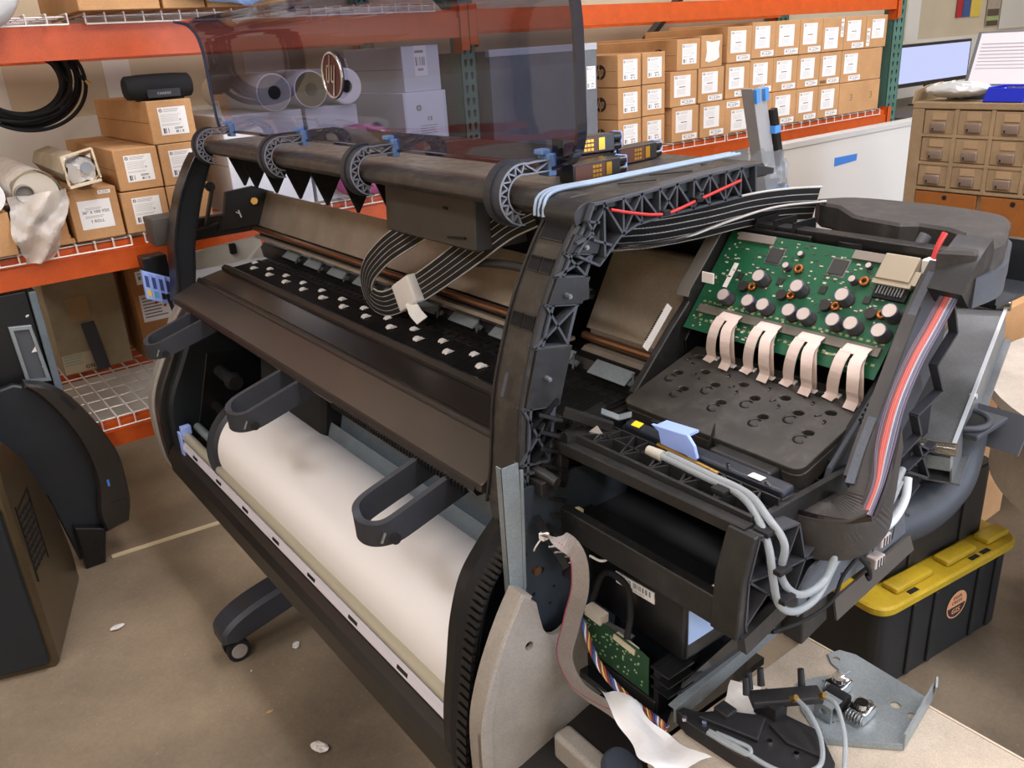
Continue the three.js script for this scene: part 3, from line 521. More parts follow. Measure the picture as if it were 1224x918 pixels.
const lerpL = (l, x) => { for (let i = 1; i < l.length; i++) if (x <= l[i][0]) { const f = (x - l[i - 1][0]) / (l[i][0] - l[i - 1][0]); return [x, l[i - 1][1] + f * (l[i][1] - l[i - 1][1])]; } return l[l.length - 1]; };
const upN = up2.slice(1), loN = lo2.slice(1);
for (let i = 0; i < 9; i++) { const a = 0.895 + i * 0.041, b = a + 0.041; seg2.push([pt(lerpL(upN, a)), pt(lerpL(loN, a))], [pt(lerpL(upN, a)), pt(lerpL(loN, b))]); if (i % 2) seg2.push([pt(lerpL(upN, b)), pt(lerpL(loN, a))]); }
seg2.push([pt([0.862, 1.39]), pt([0.885, 1.385])], [pt([0.872, 1.36]), pt([0.91, 1.345])]);
const truss = part(P, 'side_truss', lattice(seg2, 0.03, 0.0038, [0, 0, 1]), M.slate, { label: 'dark ribbed side truss with cool light put into its grey colour' });
part(truss, 'truss_back', exZ([[0.845, 1.345], [0.874, 1.412], [1.26, 1.423], [1.262, 1.36], [1.02, 1.372], [0.95, 1.365], [0.885, 1.32]], zN - 0.03, zN - 0.026), M.rubber);
part(truss, 'red_wire', tube([[0.905, 1.402, zN + 0.012], [0.95, 1.39, zN + 0.014], [1.0, 1.379, zN + 0.013], [1.03, 1.377, zN + 0.016], [1.1, 1.386, zN + 0.014], [1.17, 1.397, zN + 0.014], [1.22, 1.403, zN + 0.01]], 0.0028, 50, 6), M.red);
for (const [x, y] of [[1.025, 1.378], [1.105, 1.387]]) part(truss, 'wire_clip', B(x - 0.008, x + 0.008, y - 0.004, y + 0.005, zN + 0.001, zN + 0.02, 0.002), M.rubber);
// triangular fins below the cover
for (const z of [-2.72, -2.62, -2.46, -2.29, -2.116, -1.94, -1.76]) part(cov, 'fin', exZ([[0.92, 1.39], [1.04, 1.39], [0.967, 1.278], [0.962, 1.278]], z - 0.003, z + 0.003), M.rubber);
part(P, 'belt_housing', smooth(mg(exZ([[0.925, 1.375], [0.918, 1.275], [0.925, 1.27], [1.05, 1.27], [1.05, 1.375]], -1.715, -1.36, 0.003)), 0.4), std(0x4a453c, 0.55, { map: grain }), { label: 'dark olive brown box below the cover' });
part(P, 'housing_slot', mg(bar([0.9205, 1.348, -1.47], [0.9205, 1.348, -1.455], 0.002, 0.006), bar([0.9165, 1.29, -1.455], [0.9165, 1.296, -1.39], 0.003, 0.004)), M.rubber);
part(P, 'cover_underside', B(0.95, 1.3, 1.36, 1.385, -1.36, -1.06, 0.003), std(0x3a2d25, 0.6));
part(P, 'cable_tray', exZ([[1.12, 1.3], [1.3, 1.3], [1.3, 1.36], [1.29, 1.36], [1.29, 1.31], [1.12, 1.31]], -1.36, -1.034), M.black);

// ---- hinge clips (C shaped, with triangular lattice) ----
function hinge(z) {
  const cx = 0.885, cy = 1.41, R = 0.053, r = 0.035;
  const arcs = []; for (let i = 0; i <= 26; i++) { const a = (78 + i * 190 / 26) * Math.PI / 180; arcs.push([Math.cos(a), Math.sin(a)]); }
  const out = [[cx + 0.062, cy + 0.052], [cx + 0.03, cy + 0.053], ...arcs.map(([c, s]) => [cx + c * R, cy + s * R])], inn = [[cx + 0.062, cy + 0.034], [cx + 0.03, cy + 0.034], ...arcs.map(([c, s]) => [cx + c * r, cy + s * r])];
  const h = part(P, 'hinge_clip', smooth(exZ(band(out, 0.004), z - 0.02, z + 0.02, 0.001), 0.5), std(0x4b4f58, 0.5, { map: grain }), { label: 'grey C-shaped hinge clip with latticed side' });
  part(h, 'inner_arc', smooth(exZ(band(inn, 0.003), z - 0.02, z + 0.02), 0.5), M.slate);
  const s = []; const mixP = (a, b, f) => [a[0] + (b[0] - a[0]) * f, a[1] + (b[1] - a[1]) * f]; const oo = out.map((p, i) => mixP(p, inn[i], 0.14)), ii = inn.map((p, i) => mixP(p, out[i], 0.04));
  for (let i = 0; i < out.length - 2; i += 3) { const j = Math.min(out.length - 1, i + 3), m = Math.min(out.length - 1, i + 1); s.push([[...oo[i], z + 0.014], [...ii[m], z + 0.014]], [[...ii[m], z + 0.014], [...oo[j], z + 0.014]]); }
  part(h, 'lattice', lattice(s, 0.012, 0.0026, [0, 0, 1]), std(0x8b919b, 0.5));
  part(h, 'end_face', mg(exZ(band(out, 0.003), z + 0.02, z + 0.0215), exZ(band(inn, 0.0025), z + 0.02, z + 0.0215)), std(0x8b919b, 0.5));
  part(h, 'latch', mg(B(cx + 0.058, cx + 0.076, cy + 0.022, cy + 0.06, z - 0.012, z + 0.02, 0.003), B(cx + 0.05, cx + 0.07, cy + 0.058, cy + 0.068, z - 0.012, z + 0.012, 0.003)), std(0x6c8fc0, 0.5), { label: 'blue latch' });
  part(h, 'pad', smooth(exZ(band(out.slice(2).map(([x, y]) => [x, y]), -0.004), z - 0.021, z - 0.002), 0.5), M.charcoal);
}
for (const z of [-2.73, -2.19, -1.71, -1.17]) hinge(z);

// ---- tinted lid standing open ----
const lidProf = spl([[0.957, 1.445], [0.952, 1.5], [0.95, 1.6], [0.948, 1.68], [0.938, 1.73], [0.915, 1.76], [0.875, 1.772]], 24);
const lidMat = phy(0x7f7e8f, 0.03, { transmission: 1, thickness: 0, ior: 1.5, specularIntensity: 1, clearcoat: 0.0 });
const zL0 = -2.84, zL1 = -1.075;
{
  // sheet with rounded lower near corner: built as strips along the profile, each strip ending on the corner arc
  const pos = [], n = lidProf.length, t = 0.004;
  const endZ = (y) => { const c = 1.445 + 0.075; if (y >= c) return zL1; const d = (c - y) / 0.075; return zL1 - 0.075 * (1 - Math.sqrt(Math.max(0, 1 - d * d))); };
  const quad = (a, b, c, d) => pos.push(...a, ...b, ...c, ...a, ...c, ...d);
  const fine = spl(lidProf, 60);
  const off = fine.map(([x, y], i) => { const a = fine[Math.max(0, i - 1)], b = fine[Math.min(60, i + 1)], l = Math.hypot(b[0] - a[0], b[1] - a[1]); return [x + (b[1] - a[1]) / l * t, y - (b[0] - a[0]) / l * t]; });
  for (let i = 0; i < 60; i++) {
    const [x0, y0] = fine[i], [x1, y1] = fine[i + 1];
    quad([x0, y0, zL0], [x0, y0, endZ(y0)], [x1, y1, endZ(y1)], [x1, y1, zL0]);
  }
  const g = new THREE.BufferGeometry(); g.setAttribute('position', new THREE.Float32BufferAttribute(pos, 3)); g.computeVertexNormals();
  g.setAttribute('uv', new THREE.Float32BufferAttribute(new Float32Array(pos.length / 3 * 2), 2));
  const lid = part(P, 'lid', smooth(g, 0.8), lidMat, { label: 'smoke tinted clear lid raised upright' });
  const edge = []; for (let i = 60; i >= 0; i -= 2) edge.push([fine[i][0] + 0.002, fine[i][1], endZ(fine[i][1])]);
  part(lid, 'rim', mg(sweep(edge, 0.02, 0.006, [1, 0, 0], 80), bar([fine[0][0] + 0.002, fine[0][1], zL0], [fine[0][0] + 0.002, fine[0][1], zL1 - 0.07], 0.012, 0.006)), phy(0x2a2b38, 0.12, { clearcoat: 1, clearcoatRoughness: 0.05, transmission: 0.35 }), { label: 'glossy dark rolled rim' });
  part(lid, 'far_rim', sweep(fine.filter((_, i) => i % 3 === 0).map(([x, y]) => [x, y, zL0]), 0.008, 0.006, [1, 0, 0], 40), phy(0x2c2e3a, 0.2, {}));
  const bx = 0.948, by = 1.605, bz = -1.94;
  const bd = part(lid, 'badge', cyl([bx, by, bz], [bx - 0.006, by, bz], 0.05, 0.05, 40), std(0x4c1f22, 0.3), { label: 'round badge with chrome ring' });
  part(bd, 'badge_ring', new THREE.TorusGeometry(0.05, 0.004, 8, 48).rotateY(Math.PI / 2).translate(bx - 0.006, by, bz), M.chrome);
  const q = (u, v) => [bx - 0.0075, by - v * 0.05, bz - u * 0.05];
  part(bd, 'badge_strokes', mg(bar(q(0.02, 0.9), q(-0.4, -0.45), 0.005, 0.002, [1, 0, 0]), bar(q(-0.12, 0.3), q(0.1, 0.25), 0.005, 0.002, [1, 0, 0]), bar(q(0.1, 0.25), q(-0.12, -0.45), 0.005, 0.002, [1, 0, 0]), bar(q(0.36, 0.3), q(-0.02, -0.9), 0.005, 0.002, [1, 0, 0]), bar(q(0.36, 0.3), q(0.58, 0.24), 0.005, 0.002, [1, 0, 0]), bar(q(0.58, 0.24), q(0.4, -0.42), 0.005, 0.002, [1, 0, 0]), bar(q(0.4, -0.42), q(0.14, -0.42), 0.005, 0.002, [1, 0, 0])), M.chrome);
}

// ---- U shaped catch arms below the tray ----
function catchArm(z) {
  const w = 0.052, prof = (t) => { const a = Math.PI * t; return [0.575 - Math.sin(a) * 0.045, Math.cos(a) * w]; };
  const Yat = (x) => 0.868 + (x - 0.53) * 0.28;
  const pts = []; const root = 0.76;
  pts.push([root, Yat(root), z - w], [0.66, Yat(0.66), z - w]); for (let i = 0; i <= 10; i++) { const [x, dz] = prof(i / 10); pts.push([x, Yat(x), z - dz]); } pts.push([0.66, Yat(0.66), z + w], [root, Yat(root), z + w]);
  const a = part(P, 'catch_arm', sweep(pts, 0.014, (t) => 0.042 + 0.012 * Math.abs(t - 0.5) * 2, (t) => [0, 0, 0.0001 + 1].map((v, i) => { const k = t < 0.5 ? 1 : -1; const s = Math.max(0, 1 - Math.abs(t - 0.5) * 4.2); return [s * 1, 0, k * (1 - s * 0.98)][i]; }), 60), M.charcoal, { label: 'U-shaped charcoal arm' });
  part(a, 'cross_rib', bar([0.735, 0.918, z - w], [0.735, 0.918, z + w], 0.02, 0.03), M.charcoal);
  part(a, 'roller', cyl([0.563, 0.864, z + w + 0.006], [0.563, 0.864, z + w + 0.012], 0.01, 0.01, 12), M.rubber);
  part(a, 'clip', mg(bar([0.54, 0.86, z + w * 0.7 + 0.014], [0.548, 0.878, z + w * 0.7 + 0.016], 0.004, 0.004)), M.steel);
}
for (const z of [-2.56, -1.86, -1.21]) catchArm(z);

// ---- far end: blue ink holder, cables, bracket work ----
{
  const hp0 = [0.644, 1.026], hu = [0.0215, -0.0105], hv = [0.002, 0.098], at2 = (a, b) => [hp0[0] + hu[0] * a - hv[0] * b, hp0[1] + hu[1] * a - hv[1] * b];
  const h = part(P, 'ink_holder', exZ([at2(0, 0), at2(4, 0), at2(4, 1), at2(0, 1)], -2.955, -2.935, 0.003), M.periwinkle, { label: 'periwinkle blue ink holder with four slots' });
  for (let i = 0; i < 4; i++) {
    part(h, 'slot', exZ([at2(i + 0.25, 0.15), at2(i + 0.75, 0.15), at2(i + 0.75, 0.55), at2(i + 0.25, 0.55)], -2.936, -2.9345), std(0x3a4d80, 0.6));
    part(h, 'colour_tag', exZ([at2(i + 0.25, 0.64), at2(i + 0.8, 0.64), at2(i + 0.8, 0.86), at2(i + 0.25, 0.86)], -2.935, -2.9338), [std(0xe0c24a, 0.6), std(0x58a9b4, 0.6), M.rubber, M.rubber][i]);
    part(h, 'fin', exZ([at2(i + 0.93, 0.02), at2(i + 1.0, 0.02), at2(i + 1.0, 0.98), at2(i + 0.93, 0.98)], -2.935, -2.922), std(0xa9bdf2, 0.4));
  }
  part(P, 'holder_bracket', mg(B(0.66, 0.74, 0.93, 1.06, -3.03, -2.96, 0.004), bar([0.7, 0.94, -2.9], [0.72, 0.8, -2.9], 0.006, 0.012)), M.black);
  part(P, 'far_box', smooth(mg(B(0.70, 0.80, 1.1, 1.19, -3.0, -2.9, 0.004)), 0.4), std(0x5a554f, 0.55, { map: grain }));
  part(P, 'far_side_wall', exZ([[0.9, 1.12], [0.935, 1.174], [0.952, 1.243], [1.05, 1.25], [1.12, 1.22], [1.06, 1.12]], -2.9, -2.88), std(0x3a3a39, 0.6, { map: grain }));
  part(P, 'far_bracket', mg(bar([0.79, 1.13, -2.87], [0.9, 1.15, -2.87], 0.04, 0.006), bar([0.86, 1.15, -2.86], [0.9, 1.26, -2.86], 0.02, 0.008), bar([0.82, 1.28, -2.87], [0.9, 1.27, -2.87], 0.006, 0.008), cyl([0.9, 1.27, -2.875], [0.9, 1.27, -2.865], 0.016), B(0.8, 1.08, 1.1, 1.17, -2.93, -2.89, 0.003)), std(0x2b2723, 0.55));
  part(P, 'far_panel', exZ([[0.8, 1.0], [1.05, 1.0], [1.05, 1.075], [0.8, 1.06]], -2.92, -2.9), M.mud);
  part(P, 'far_peg', B(0.93, 0.95, 1.035, 1.07, -2.89, -2.87, 0.002), M.rubber);
  part(P, 'white_clip', mg(bar([0.98, 1.18, -2.87], [0.985, 1.155, -2.868], 0.005, 0.005), bar([0.97, 1.175, -2.868], [0.982, 1.168, -2.868], 0.004, 0.004)), M.white);
}

// ---- ink tube bundles: flat ribbons with pale lines ----
function tubeRibbon(name, centre, side, n, gap, r, mat, edgeMat, parent = P) {
  if (side === 'yz') { const cc = curve(centre); side = (t) => { const T = cc.getTangent(Math.min(0.999, Math.max(0.001, t))); return [0.05, -T.z, T.y]; }; }
  const c = curve(centre), pts = c.getPoints(48); const g = part(parent, name, sweep(pts.map((p) => [p.x, p.y, p.z]), n * gap, 0.004, side, 60), mat, { label: 'flat bundle of black ink tubes' });
  for (let k = 0; k <= n; k++) {
    const line = pts.filter((_, i) => i % 3 === 0).map((p, i, arr) => { const t = i / (arr.length - 1), S = A(typeof side === 'function' ? side(t) : side).normalize(); return p.clone().addScaledVector(S, (k - n / 2) * gap); });
    part(g, 'tube', tube(line, r, 56, 6), k % 1 === 0 ? edgeMat : mat);
  }
  return g;
}
const paleTube = std(0xb8b4ac, 0.4);
tubeRibbon('ink_tubes', [[1.0, 1.31, -1.6], [0.97, 1.27, -1.67], [0.96, 1.185, -1.84], [0.965, 1.105, -1.945], [0.97, 1.062, -1.95], [0.97, 1.05, -1.885], [0.97, 1.08, -1.79], [0.965, 1.12, -1.71]], 'yz', 5, 0.0125, 0.0024, M.rubber, paleTube);
tubeRibbon('ink_tubes', [[0.965, 1.1, -1.74], [0.965, 1.16, -1.62], [0.96, 1.25, -1.45], [0.965, 1.33, -1.31], [0.98, 1.358, -1.25]], 'yz', 5, 0.0125, 0.0024, M.rubber, paleTube);
part(P, 'sleeve_cable', tube([[0.967, 1.12, -1.7], [0.978, 1.17, -1.62], [0.98, 1.206, -1.532], [0.98, 1.233, -1.388], [0.985, 1.238, -1.25], [0.99, 1.22, -1.1]], 0.009, 50, 10), std(0x33322f, 0.65), { label: 'thick dark sleeved cable' });
{
  const t = part(P, 'tube_tape', smooth(bar([0.955, 1.092, -1.755], [0.955, 1.135, -1.672], 0.03, 0.07, [0, 1, 0.5], 0.006), 0.5), std(0xdedad2, 0.6), { label: 'white tape wrapped round the tubes' });
  part(t, 'tape_tail', sweep([[0.945, 1.1, -1.69], [0.938, 1.08, -1.66], [0.94, 1.065, -1.635]], 0.03, 0.003, [0.3, 0.6, -0.6], 8), std(0xe6e3dc, 0.6));
}
// ================= electronics end of the printer =================
const mod = part(P, 'service_bay', mg(
  exX(shape([[-0.99, 0.868], [-0.997, 0.95], [-0.972, 1.04], [-0.94, 1.045], [-0.585, 1.05], [-0.585, 0.868]], [[[-0.966, 0.918], [-0.612, 0.918], [-0.612, 1.03], [-0.955, 1.022]]]), 0.782, 0.802, 0.002),
  B(0.8, 1.1, 0.87, 0.885, -0.985, -0.59), B(0.8, 1.1, 0.87, 1.04, -0.99, -0.982), B(0.8, 1.1, 0.87, 1.045, -0.6, -0.59), B(1.09, 1.1, 0.87, 1.045, -0.985, -0.59)), M.blackDusty, { label: 'empty open-fronted black bay' });
part(mod, 'bay_lip', mg(B(0.792, 0.8, 0.893, 0.905, -0.97, -0.61), B(0.806, 0.85, 0.885, 0.9, -0.96, -0.615), bar([0.803, 0.905, -0.962], [0.803, 0.898, -0.62], 0.004, 0.012)), M.black);
part(mod, 'bay_lining', mg(B(0.803, 1.088, 0.886, 0.89, -0.98, -0.602), B(1.08, 1.088, 0.89, 1.035, -0.98, -0.602), B(0.803, 1.085, 0.89, 1.035, -0.981, -0.978), B(0.803, 1.085, 0.89, 1.035, -0.604, -0.601)), std(0x0f1114, 0.55, { map: dusty }));
part(mod, 'foam_chip', bar([0.806, 0.912, -0.948], [0.806, 0.912, -0.935], 0.008, 0.009, [0.2, 1, 0]), std(0xe0dca0, 0.7), { label: 'pale yellow foam bit' });
part(mod, 'foam_chip', mg(B(0.812, 0.824, 0.9, 0.907, -0.662, -0.648, 0.002), B(0.816, 0.822, 0.906, 0.911, -0.655, -0.65, 0.001)), std(0xe0d8bc, 0.7), { label: 'pale crumb' });
// ribbed ledge above the bay
{
  const s = [], y = 1.047, p = (x, z) => [x, y, z];
  for (let i = 0; i < 6; i++) { const a = -0.962 + i * 0.061, b = a + 0.061, m = (a + b) / 2; s.push([p(0.803, a), p(0.868, m)], [p(0.868, m), p(0.803, b)], [p(0.868, a), p(0.868, b)], [p(0.835, a), p(0.835, b)], [p(0.803, a), p(0.868, a)]); }
  part(mod, 'ledge_ribs', mg(lattice(s, 0.003, 0.018, [0, 1, 0]), bar([0.803, 1.046, -0.965], [0.803, 1.046, -0.59], 0.006, 0.022)), M.blackDusty);
  part(mod, 'ledge_floor', B(0.803, 0.9, 1.028, 1.034, -0.975, -0.6), M.black);
}
part(mod, 'sensor_rail', smooth(mg(bar([0.895, 1.05, -0.915], [0.895, 1.053, -0.6], 0.03, 0.014, [0, 1, 0], 0.005), cyl([0.89, 1.056, -0.905], [0.89, 1.056, -0.77], 0.011, 0.011, 16)), 0.5), std(0x20252d, 0.45));
part(mod, 'yellow_label', bar([0.884, 1.067, -0.89], [0.884, 1.0675, -0.872], 0.012, 0.001, [-0.35, 1, 0]), std(0xf1d21f, 0.6));
part(mod, 'white_sticker', bar([0.888, 1.0612, -0.66], [0.888, 1.0612, -0.638], 0.013, 0.001), M.white);
for (const [z, x] of [[-0.7, 0.888], [-0.695, 0.882], [-0.63, 0.885], [-0.624, 0.881]]) part(mod, 'screw', cyl([x, 1.06, z], [x, 1.063, z], 0.0032, 0.0028, 10), M.chrome);
part(mod, 'blue_lever', smooth(mg(exX([[-0.835, 1.088], [-0.762, 1.094], [-0.748, 1.08], [-0.742, 1.062], [-0.75, 1.052], [-0.762, 1.06], [-0.815, 1.06], [-0.82, 1.08]], 0.868, 0.874, 0.001), bar([0.885, 1.085, -0.83], [0.885, 1.09, -0.765], 0.026, 0.004)), 0.4), M.periwinkle, { label: 'periwinkle blue lever' });
part(mod, 'guide_rod', cyl([0.868, 1.058, -0.82], [0.868, 1.052, -0.7], 0.0045, 0.0045, 12), M.brass);

// hood over the print head: sloped block with punched holes
const frame = (deg, x0, y0) => { const a = deg * Math.PI / 180, c = Math.cos(a), s = Math.sin(a); return basis([0, 0, 1], [c, s, 0], [-s, c, 0], [x0, y0, 0]); };
const F15 = frame(15, 1.0, 1.07), F50 = frame(50, 1.18, 1.215), F40 = frame(40, 0.9, 1.0);
const on = (F, g) => g.applyMatrix4(F);
{
  const holesBig = []; const hp = [];
  for (let i = 0; i < 4; i++) { const z = -0.955 + i * 0.083; hp.push([z, 0.121], [z + 0.042, 0.088], [z, 0.065], [z + 0.042, 0.03]); }
  for (const [z, s] of hp) { const p = new THREE.Path(); p.absellipse(z, s, 0.0095, 0.0065, 0, 6.2832, true); holesBig.push(p); }
  const o = new THREE.Shape(); const rr = (x0, x1, y0, y1, r) => { o.moveTo(x0 + r, y0); o.lineTo(x1 - r, y0); o.quadraticCurveTo(x1, y0, x1, y0 + r); o.lineTo(x1, y1 - 0.006); o.quadraticCurveTo(x1, y1, x1 - 0.006, y1); o.lineTo(x0 + 0.006, y1); o.quadraticCurveTo(x0, y1, x0, y1 - 0.006); o.lineTo(x0, y0 + r); o.quadraticCurveTo(x0, y0, x0 + r, y0); };
  rr(-0.985, -0.622, -0.052, 0.15, 0.02);
  const base = o.clone(); o.holes = holesBig;
  const hood = part(mod, 'head_hood', mg(on(F15, smooth(ext(base, 0.03, 0.002).translate(0, 0, -0.041), 0.4)), on(F15, ext(o, 0.0116, 0.0012, 8).translate(0, 0, -0.0112))), std(0x58554f, 0.6, { map: dusty, roughnessMap: roughTex }), { label: 'dark hood with rows of punched holes' });
  for (const [z, s] of hp) part(hood, 'hole_floor', on(F15, new THREE.CylinderGeometry(0.0105, 0.0105, 0.001, 14).rotateX(Math.PI / 2).translate(z, s, -0.0104)), M.rubber);
  for (let i = 0; i < 4; i++) {
    const z = -0.955 + i * 0.083;
    for (const [zz, s] of [[z - 0.001, 0.044], [z + 0.041, 0.0105]]) part(hood, 'ring_slot', on(F15, mg(new THREE.TorusGeometry(0.0095, 0.002, 5, 20, 4.6).rotateZ(0.9).translate(zz, s, 0.0006), new THREE.SphereGeometry(0.0028, 8, 6).scale(1, 1, 0.5).translate(zz + 0.007, s - 0.006, 0.001))), M.blackGloss);
    for (const [zz, s] of [[z - 0.004, 0.102], [z + 0.038, 0.069]]) part(hood, 'comma_slot', on(F15, mg(new THREE.TorusGeometry(0.0055, 0.0022, 5, 10, 1.9).rotateZ(1.4).translate(zz - 0.005, s, 0.0004), new THREE.TorusGeometry(0.0055, 0.0022, 5, 10, 1.9).rotateZ(-0.6).translate(zz + 0.005, s - 0.008, 0.0004))), M.blackGloss);
  }
  part(hood, 'front_foot', mg(B(0.925, 0.965, 1.01, 1.05, -0.77, -0.655, 0.006), exZ([[0.935, 1.03], [0.955, 1.03], [0.955, 1.078]], -0.783, -0.781), bar([0.99, 1.02, -0.97], [0.99, 1.02, -0.64], 0.03, 0.03)), M.blackDusty);
}
// main circuit board
{
  const pc = part(mod, 'circuit_board', on(F50, B(-1.0, -0.622, -0.088, 0.116, -0.0008, 0.0008)), M.pcb, { label: 'green main circuit board' });
  const put = (name, g, m, l) => part(pc, name, on(F50, g), m, l ? { label: l } : {});
  const can = (z, s, r, h) => {
    const c = put('capacitor', smooth(mg(new THREE.CylinderGeometry(r, r, h, 18).rotateX(Math.PI / 2).translate(z, s, h / 2), new THREE.TorusGeometry(r * 0.93, r * 0.09, 5, 18).translate(z, s, h)), 0.5), std(0x6e6a78, 0.3, { metalness: 0.6 }), 'electrolytic capacitor');
    part(c, 'cap_top', on(F50, new THREE.CylinderGeometry(r * 0.9, r * 0.9, 0.0006, 18).rotateX(Math.PI / 2).translate(z, s, h + 0.0004)), std(0xc9bcb2, 0.45, { metalness: 0.2 }));
    part(c, 'cap_base', on(F50, new THREE.CylinderGeometry(r * 1.12, r * 1.12, 0.002, 18).rotateX(Math.PI / 2).translate(z, s, 0.0018)), std(0x3a1e1a, 0.5));
  };
  for (const [z, s] of [[-0.884, 0.03], [-0.805, 0.026], [-0.722, 0.027], [-0.637, 0.017], [-0.934, -0.018], [-0.881, -0.018], [-0.849, -0.019], [-0.798, -0.018], [-0.769, -0.019], [-0.717, -0.017], [-0.686, -0.016], [-0.639, -0.017]]) can(z, s, 0.0122, 0.023);
  for (const [z, s] of [[-0.85, 0.062], [-0.724, 0.06]]) can(z, s, 0.006, 0.014);
  for (const [z, s] of [[-0.838, 0.09], [-0.712, 0.09]]) can(z, s, 0.005, 0.008);
  for (const [z, s] of [[-0.915, 0.011], [-0.835, 0.011], [-0.75, 0.009], [-0.672, 0.012]]) { const i = put('inductor', smooth(mg(new THREE.CylinderGeometry(0.0095, 0.0095, 0.009, 16).rotateX(Math.PI / 2).translate(z, s, 0.005)), 0.5), std(0x2b2724, 0.5)); part(i, 'winding', on(F50, mg(new THREE.TorusGeometry(0.0055, 0.0028, 6, 14).translate(z + 0.016, s + 0.003, 0.005))), std(0xb36a34, 0.35, { metalness: 0.6 })); }
  for (const [z, s] of [[-0.829, 0.063], [-0.708, 0.063]]) put('inductor', new THREE.TorusGeometry(0.006, 0.003, 6, 14).translate(z, s, 0.005), std(0xa8622f, 0.35, { metalness: 0.6 }));
  for (const [z, s] of [[-0.887, 0.08], [-0.763, 0.08]]) { const c = put('chip', B(z - 0.0135, z + 0.0135, s - 0.0135, s + 0.0135, 0.0008, 0.0035), std(0x33332f, 0.5)); part(c, 'pins', on(F50, B(z - 0.0165, z + 0.0165, s - 0.0165, s + 0.0165, 0.0008, 0.0016)), M.steel); }
  for (const [z, s] of [[-0.935, 0.03], [-0.853, 0.035], [-0.77, 0.036], [-0.69, 0.034], [-0.9, 0.046]]) put('chip', B(z - 0.006, z + 0.006, s - 0.006, s + 0.006, 0.0008, 0.003), std(0x24241f, 0.5));
  for (const [z0, z1] of [[-0.978, -0.9], [-0.747, -0.69]]) put('shield_bar', B(z0, z1, 0.098, 0.114, 0.0008, 0.006, 0.001), std(0x8e857a, 0.5, { metalness: 0.4 }));
  put('connector_bar', B(-0.985, -0.63, -0.054, -0.038, 0.0008, 0.007, 0.001), std(0x7d786c, 0.5, { metalness: 0.4 }), 'long grey connector bar');
  put('white_sticker', B(-0.961, -0.951, 0.004, 0.054, 0.0008, 0.0012).rotateZ(0), M.white);
  const smd = []; let k = 0;
  while (smd.length < 420) { const z = -0.99 + rnd() * 0.36, s = -0.083 + rnd() * 0.195; if (s > -0.03 && s < 0.005 && rnd() < 0.7) continue; const w = 0.0012 + rnd() * 0.0022, h = 0.0012 + rnd() * 0.0018; smd.push(B(z - w, z + w, s - h * 0.6, s + h * 0.6, 0.0008, 0.0018)); k++; }
  put('small_components', mg(smd.slice(0, 230)), std(0xb9b49c, 0.5)).userData.kind = 'stuff';
  put('small_components', mg(smd.slice(230)), std(0x4f4a3c, 0.5)).userData.kind = 'stuff';
  const pads = []; for (let i = 0; i < 60; i++) { const z = -0.985 + (i % 30) * 0.012, s = i < 30 ? -0.068 : -0.032; pads.push(B(z, z + 0.006, s, s + 0.004, 0.0008, 0.0013)); }
  put('solder_pads', mg(pads), std(0x9aa06a, 0.4, { metalness: 0.4 })).userData.kind = 'stuff';
  const cage = put('connector_cage', mg(B(-0.688, -0.632, 0.068, 0.112, 0.001, 0.018, 0.002), bar([-0.69, 0.064, 0.012], [-0.628, 0.064, 0.012], 0.006, 0.008), B(-0.637, -0.622, 0.066, 0.09, 0.001, 0.014, 0.001)), std(0xb5aa94, 0.4, { metalness: 0.5 }), 'tan metal socket cage');
  part(cage, 'socket_pins', on(F50, mg(...Array.from({ length: 9 }, (_, i) => B(-0.678 + i * 0.005, -0.676 + i * 0.005, 0.045, 0.06, 0.001, 0.012)))), M.steel);
  part(cage, 'socket_body', on(F50, B(-0.684, -0.63, 0.04, 0.062, 0.001, 0.008)), M.rubber);
  // flat flex cables, each split in two legs
  const Q = (z, s, h) => { const v = V(z, s, h).applyMatrix4(F50); return [v.x, v.y, v.z]; }, Hq = (z, s, h) => { const v = V(z, s, h).applyMatrix4(F15); return [v.x, v.y, v.z]; };
  for (let i = 0; i < 4; i++) {
    const z = -0.905 + i * 0.081;
    const f = part(mod, 'flex_cable', mg(sweep([Q(z, -0.044, 0.009), Q(z, -0.052, 0.014), Q(z, -0.062, 0.018)], 0.042, 0.0012, [0, 0, 1], 8),
      sweep([Q(z - 0.013, -0.058, 0.017), [1.116, 1.168, z - 0.014], [1.108, 1.148, z - 0.015], [1.112, 1.125, z - 0.02], [1.118, 1.108, z - 0.024], [1.108, 1.102, z - 0.026]], 0.02, 0.0012, [0, 0, 1], 30),
      sweep([Q(z + 0.013, -0.058, 0.017), [1.112, 1.17, z + 0.014], [1.1, 1.15, z + 0.02], [1.1, 1.13, z + 0.021], [1.108, 1.112, z + 0.018], [1.1, 1.1, z + 0.017]], 0.02, 0.0012, [0, 0, 1], 30)), M.flex, { label: 'white flat flex cable with two legs' });
    part(f, 'plug', mg(on(F15, B(z - 0.038, z - 0.012, 0.124, 0.134, 0, 0.004, 0.001)), on(F15, B(z + 0.006, z + 0.03, 0.118, 0.128, 0, 0.003, 0.001))), M.white);
    part(f, 'spare_leg', sweep([Q(z + 0.014, -0.058, 0.015), [1.118, 1.168, z + 0.018], [1.108, 1.148, z + 0.026], [1.11, 1.125, z + 0.027], [1.118, 1.108, z + 0.022]], 0.014, 0.0012, [0, 0, 1], 24), std(0xcdb9ab, 0.6));
  }
}
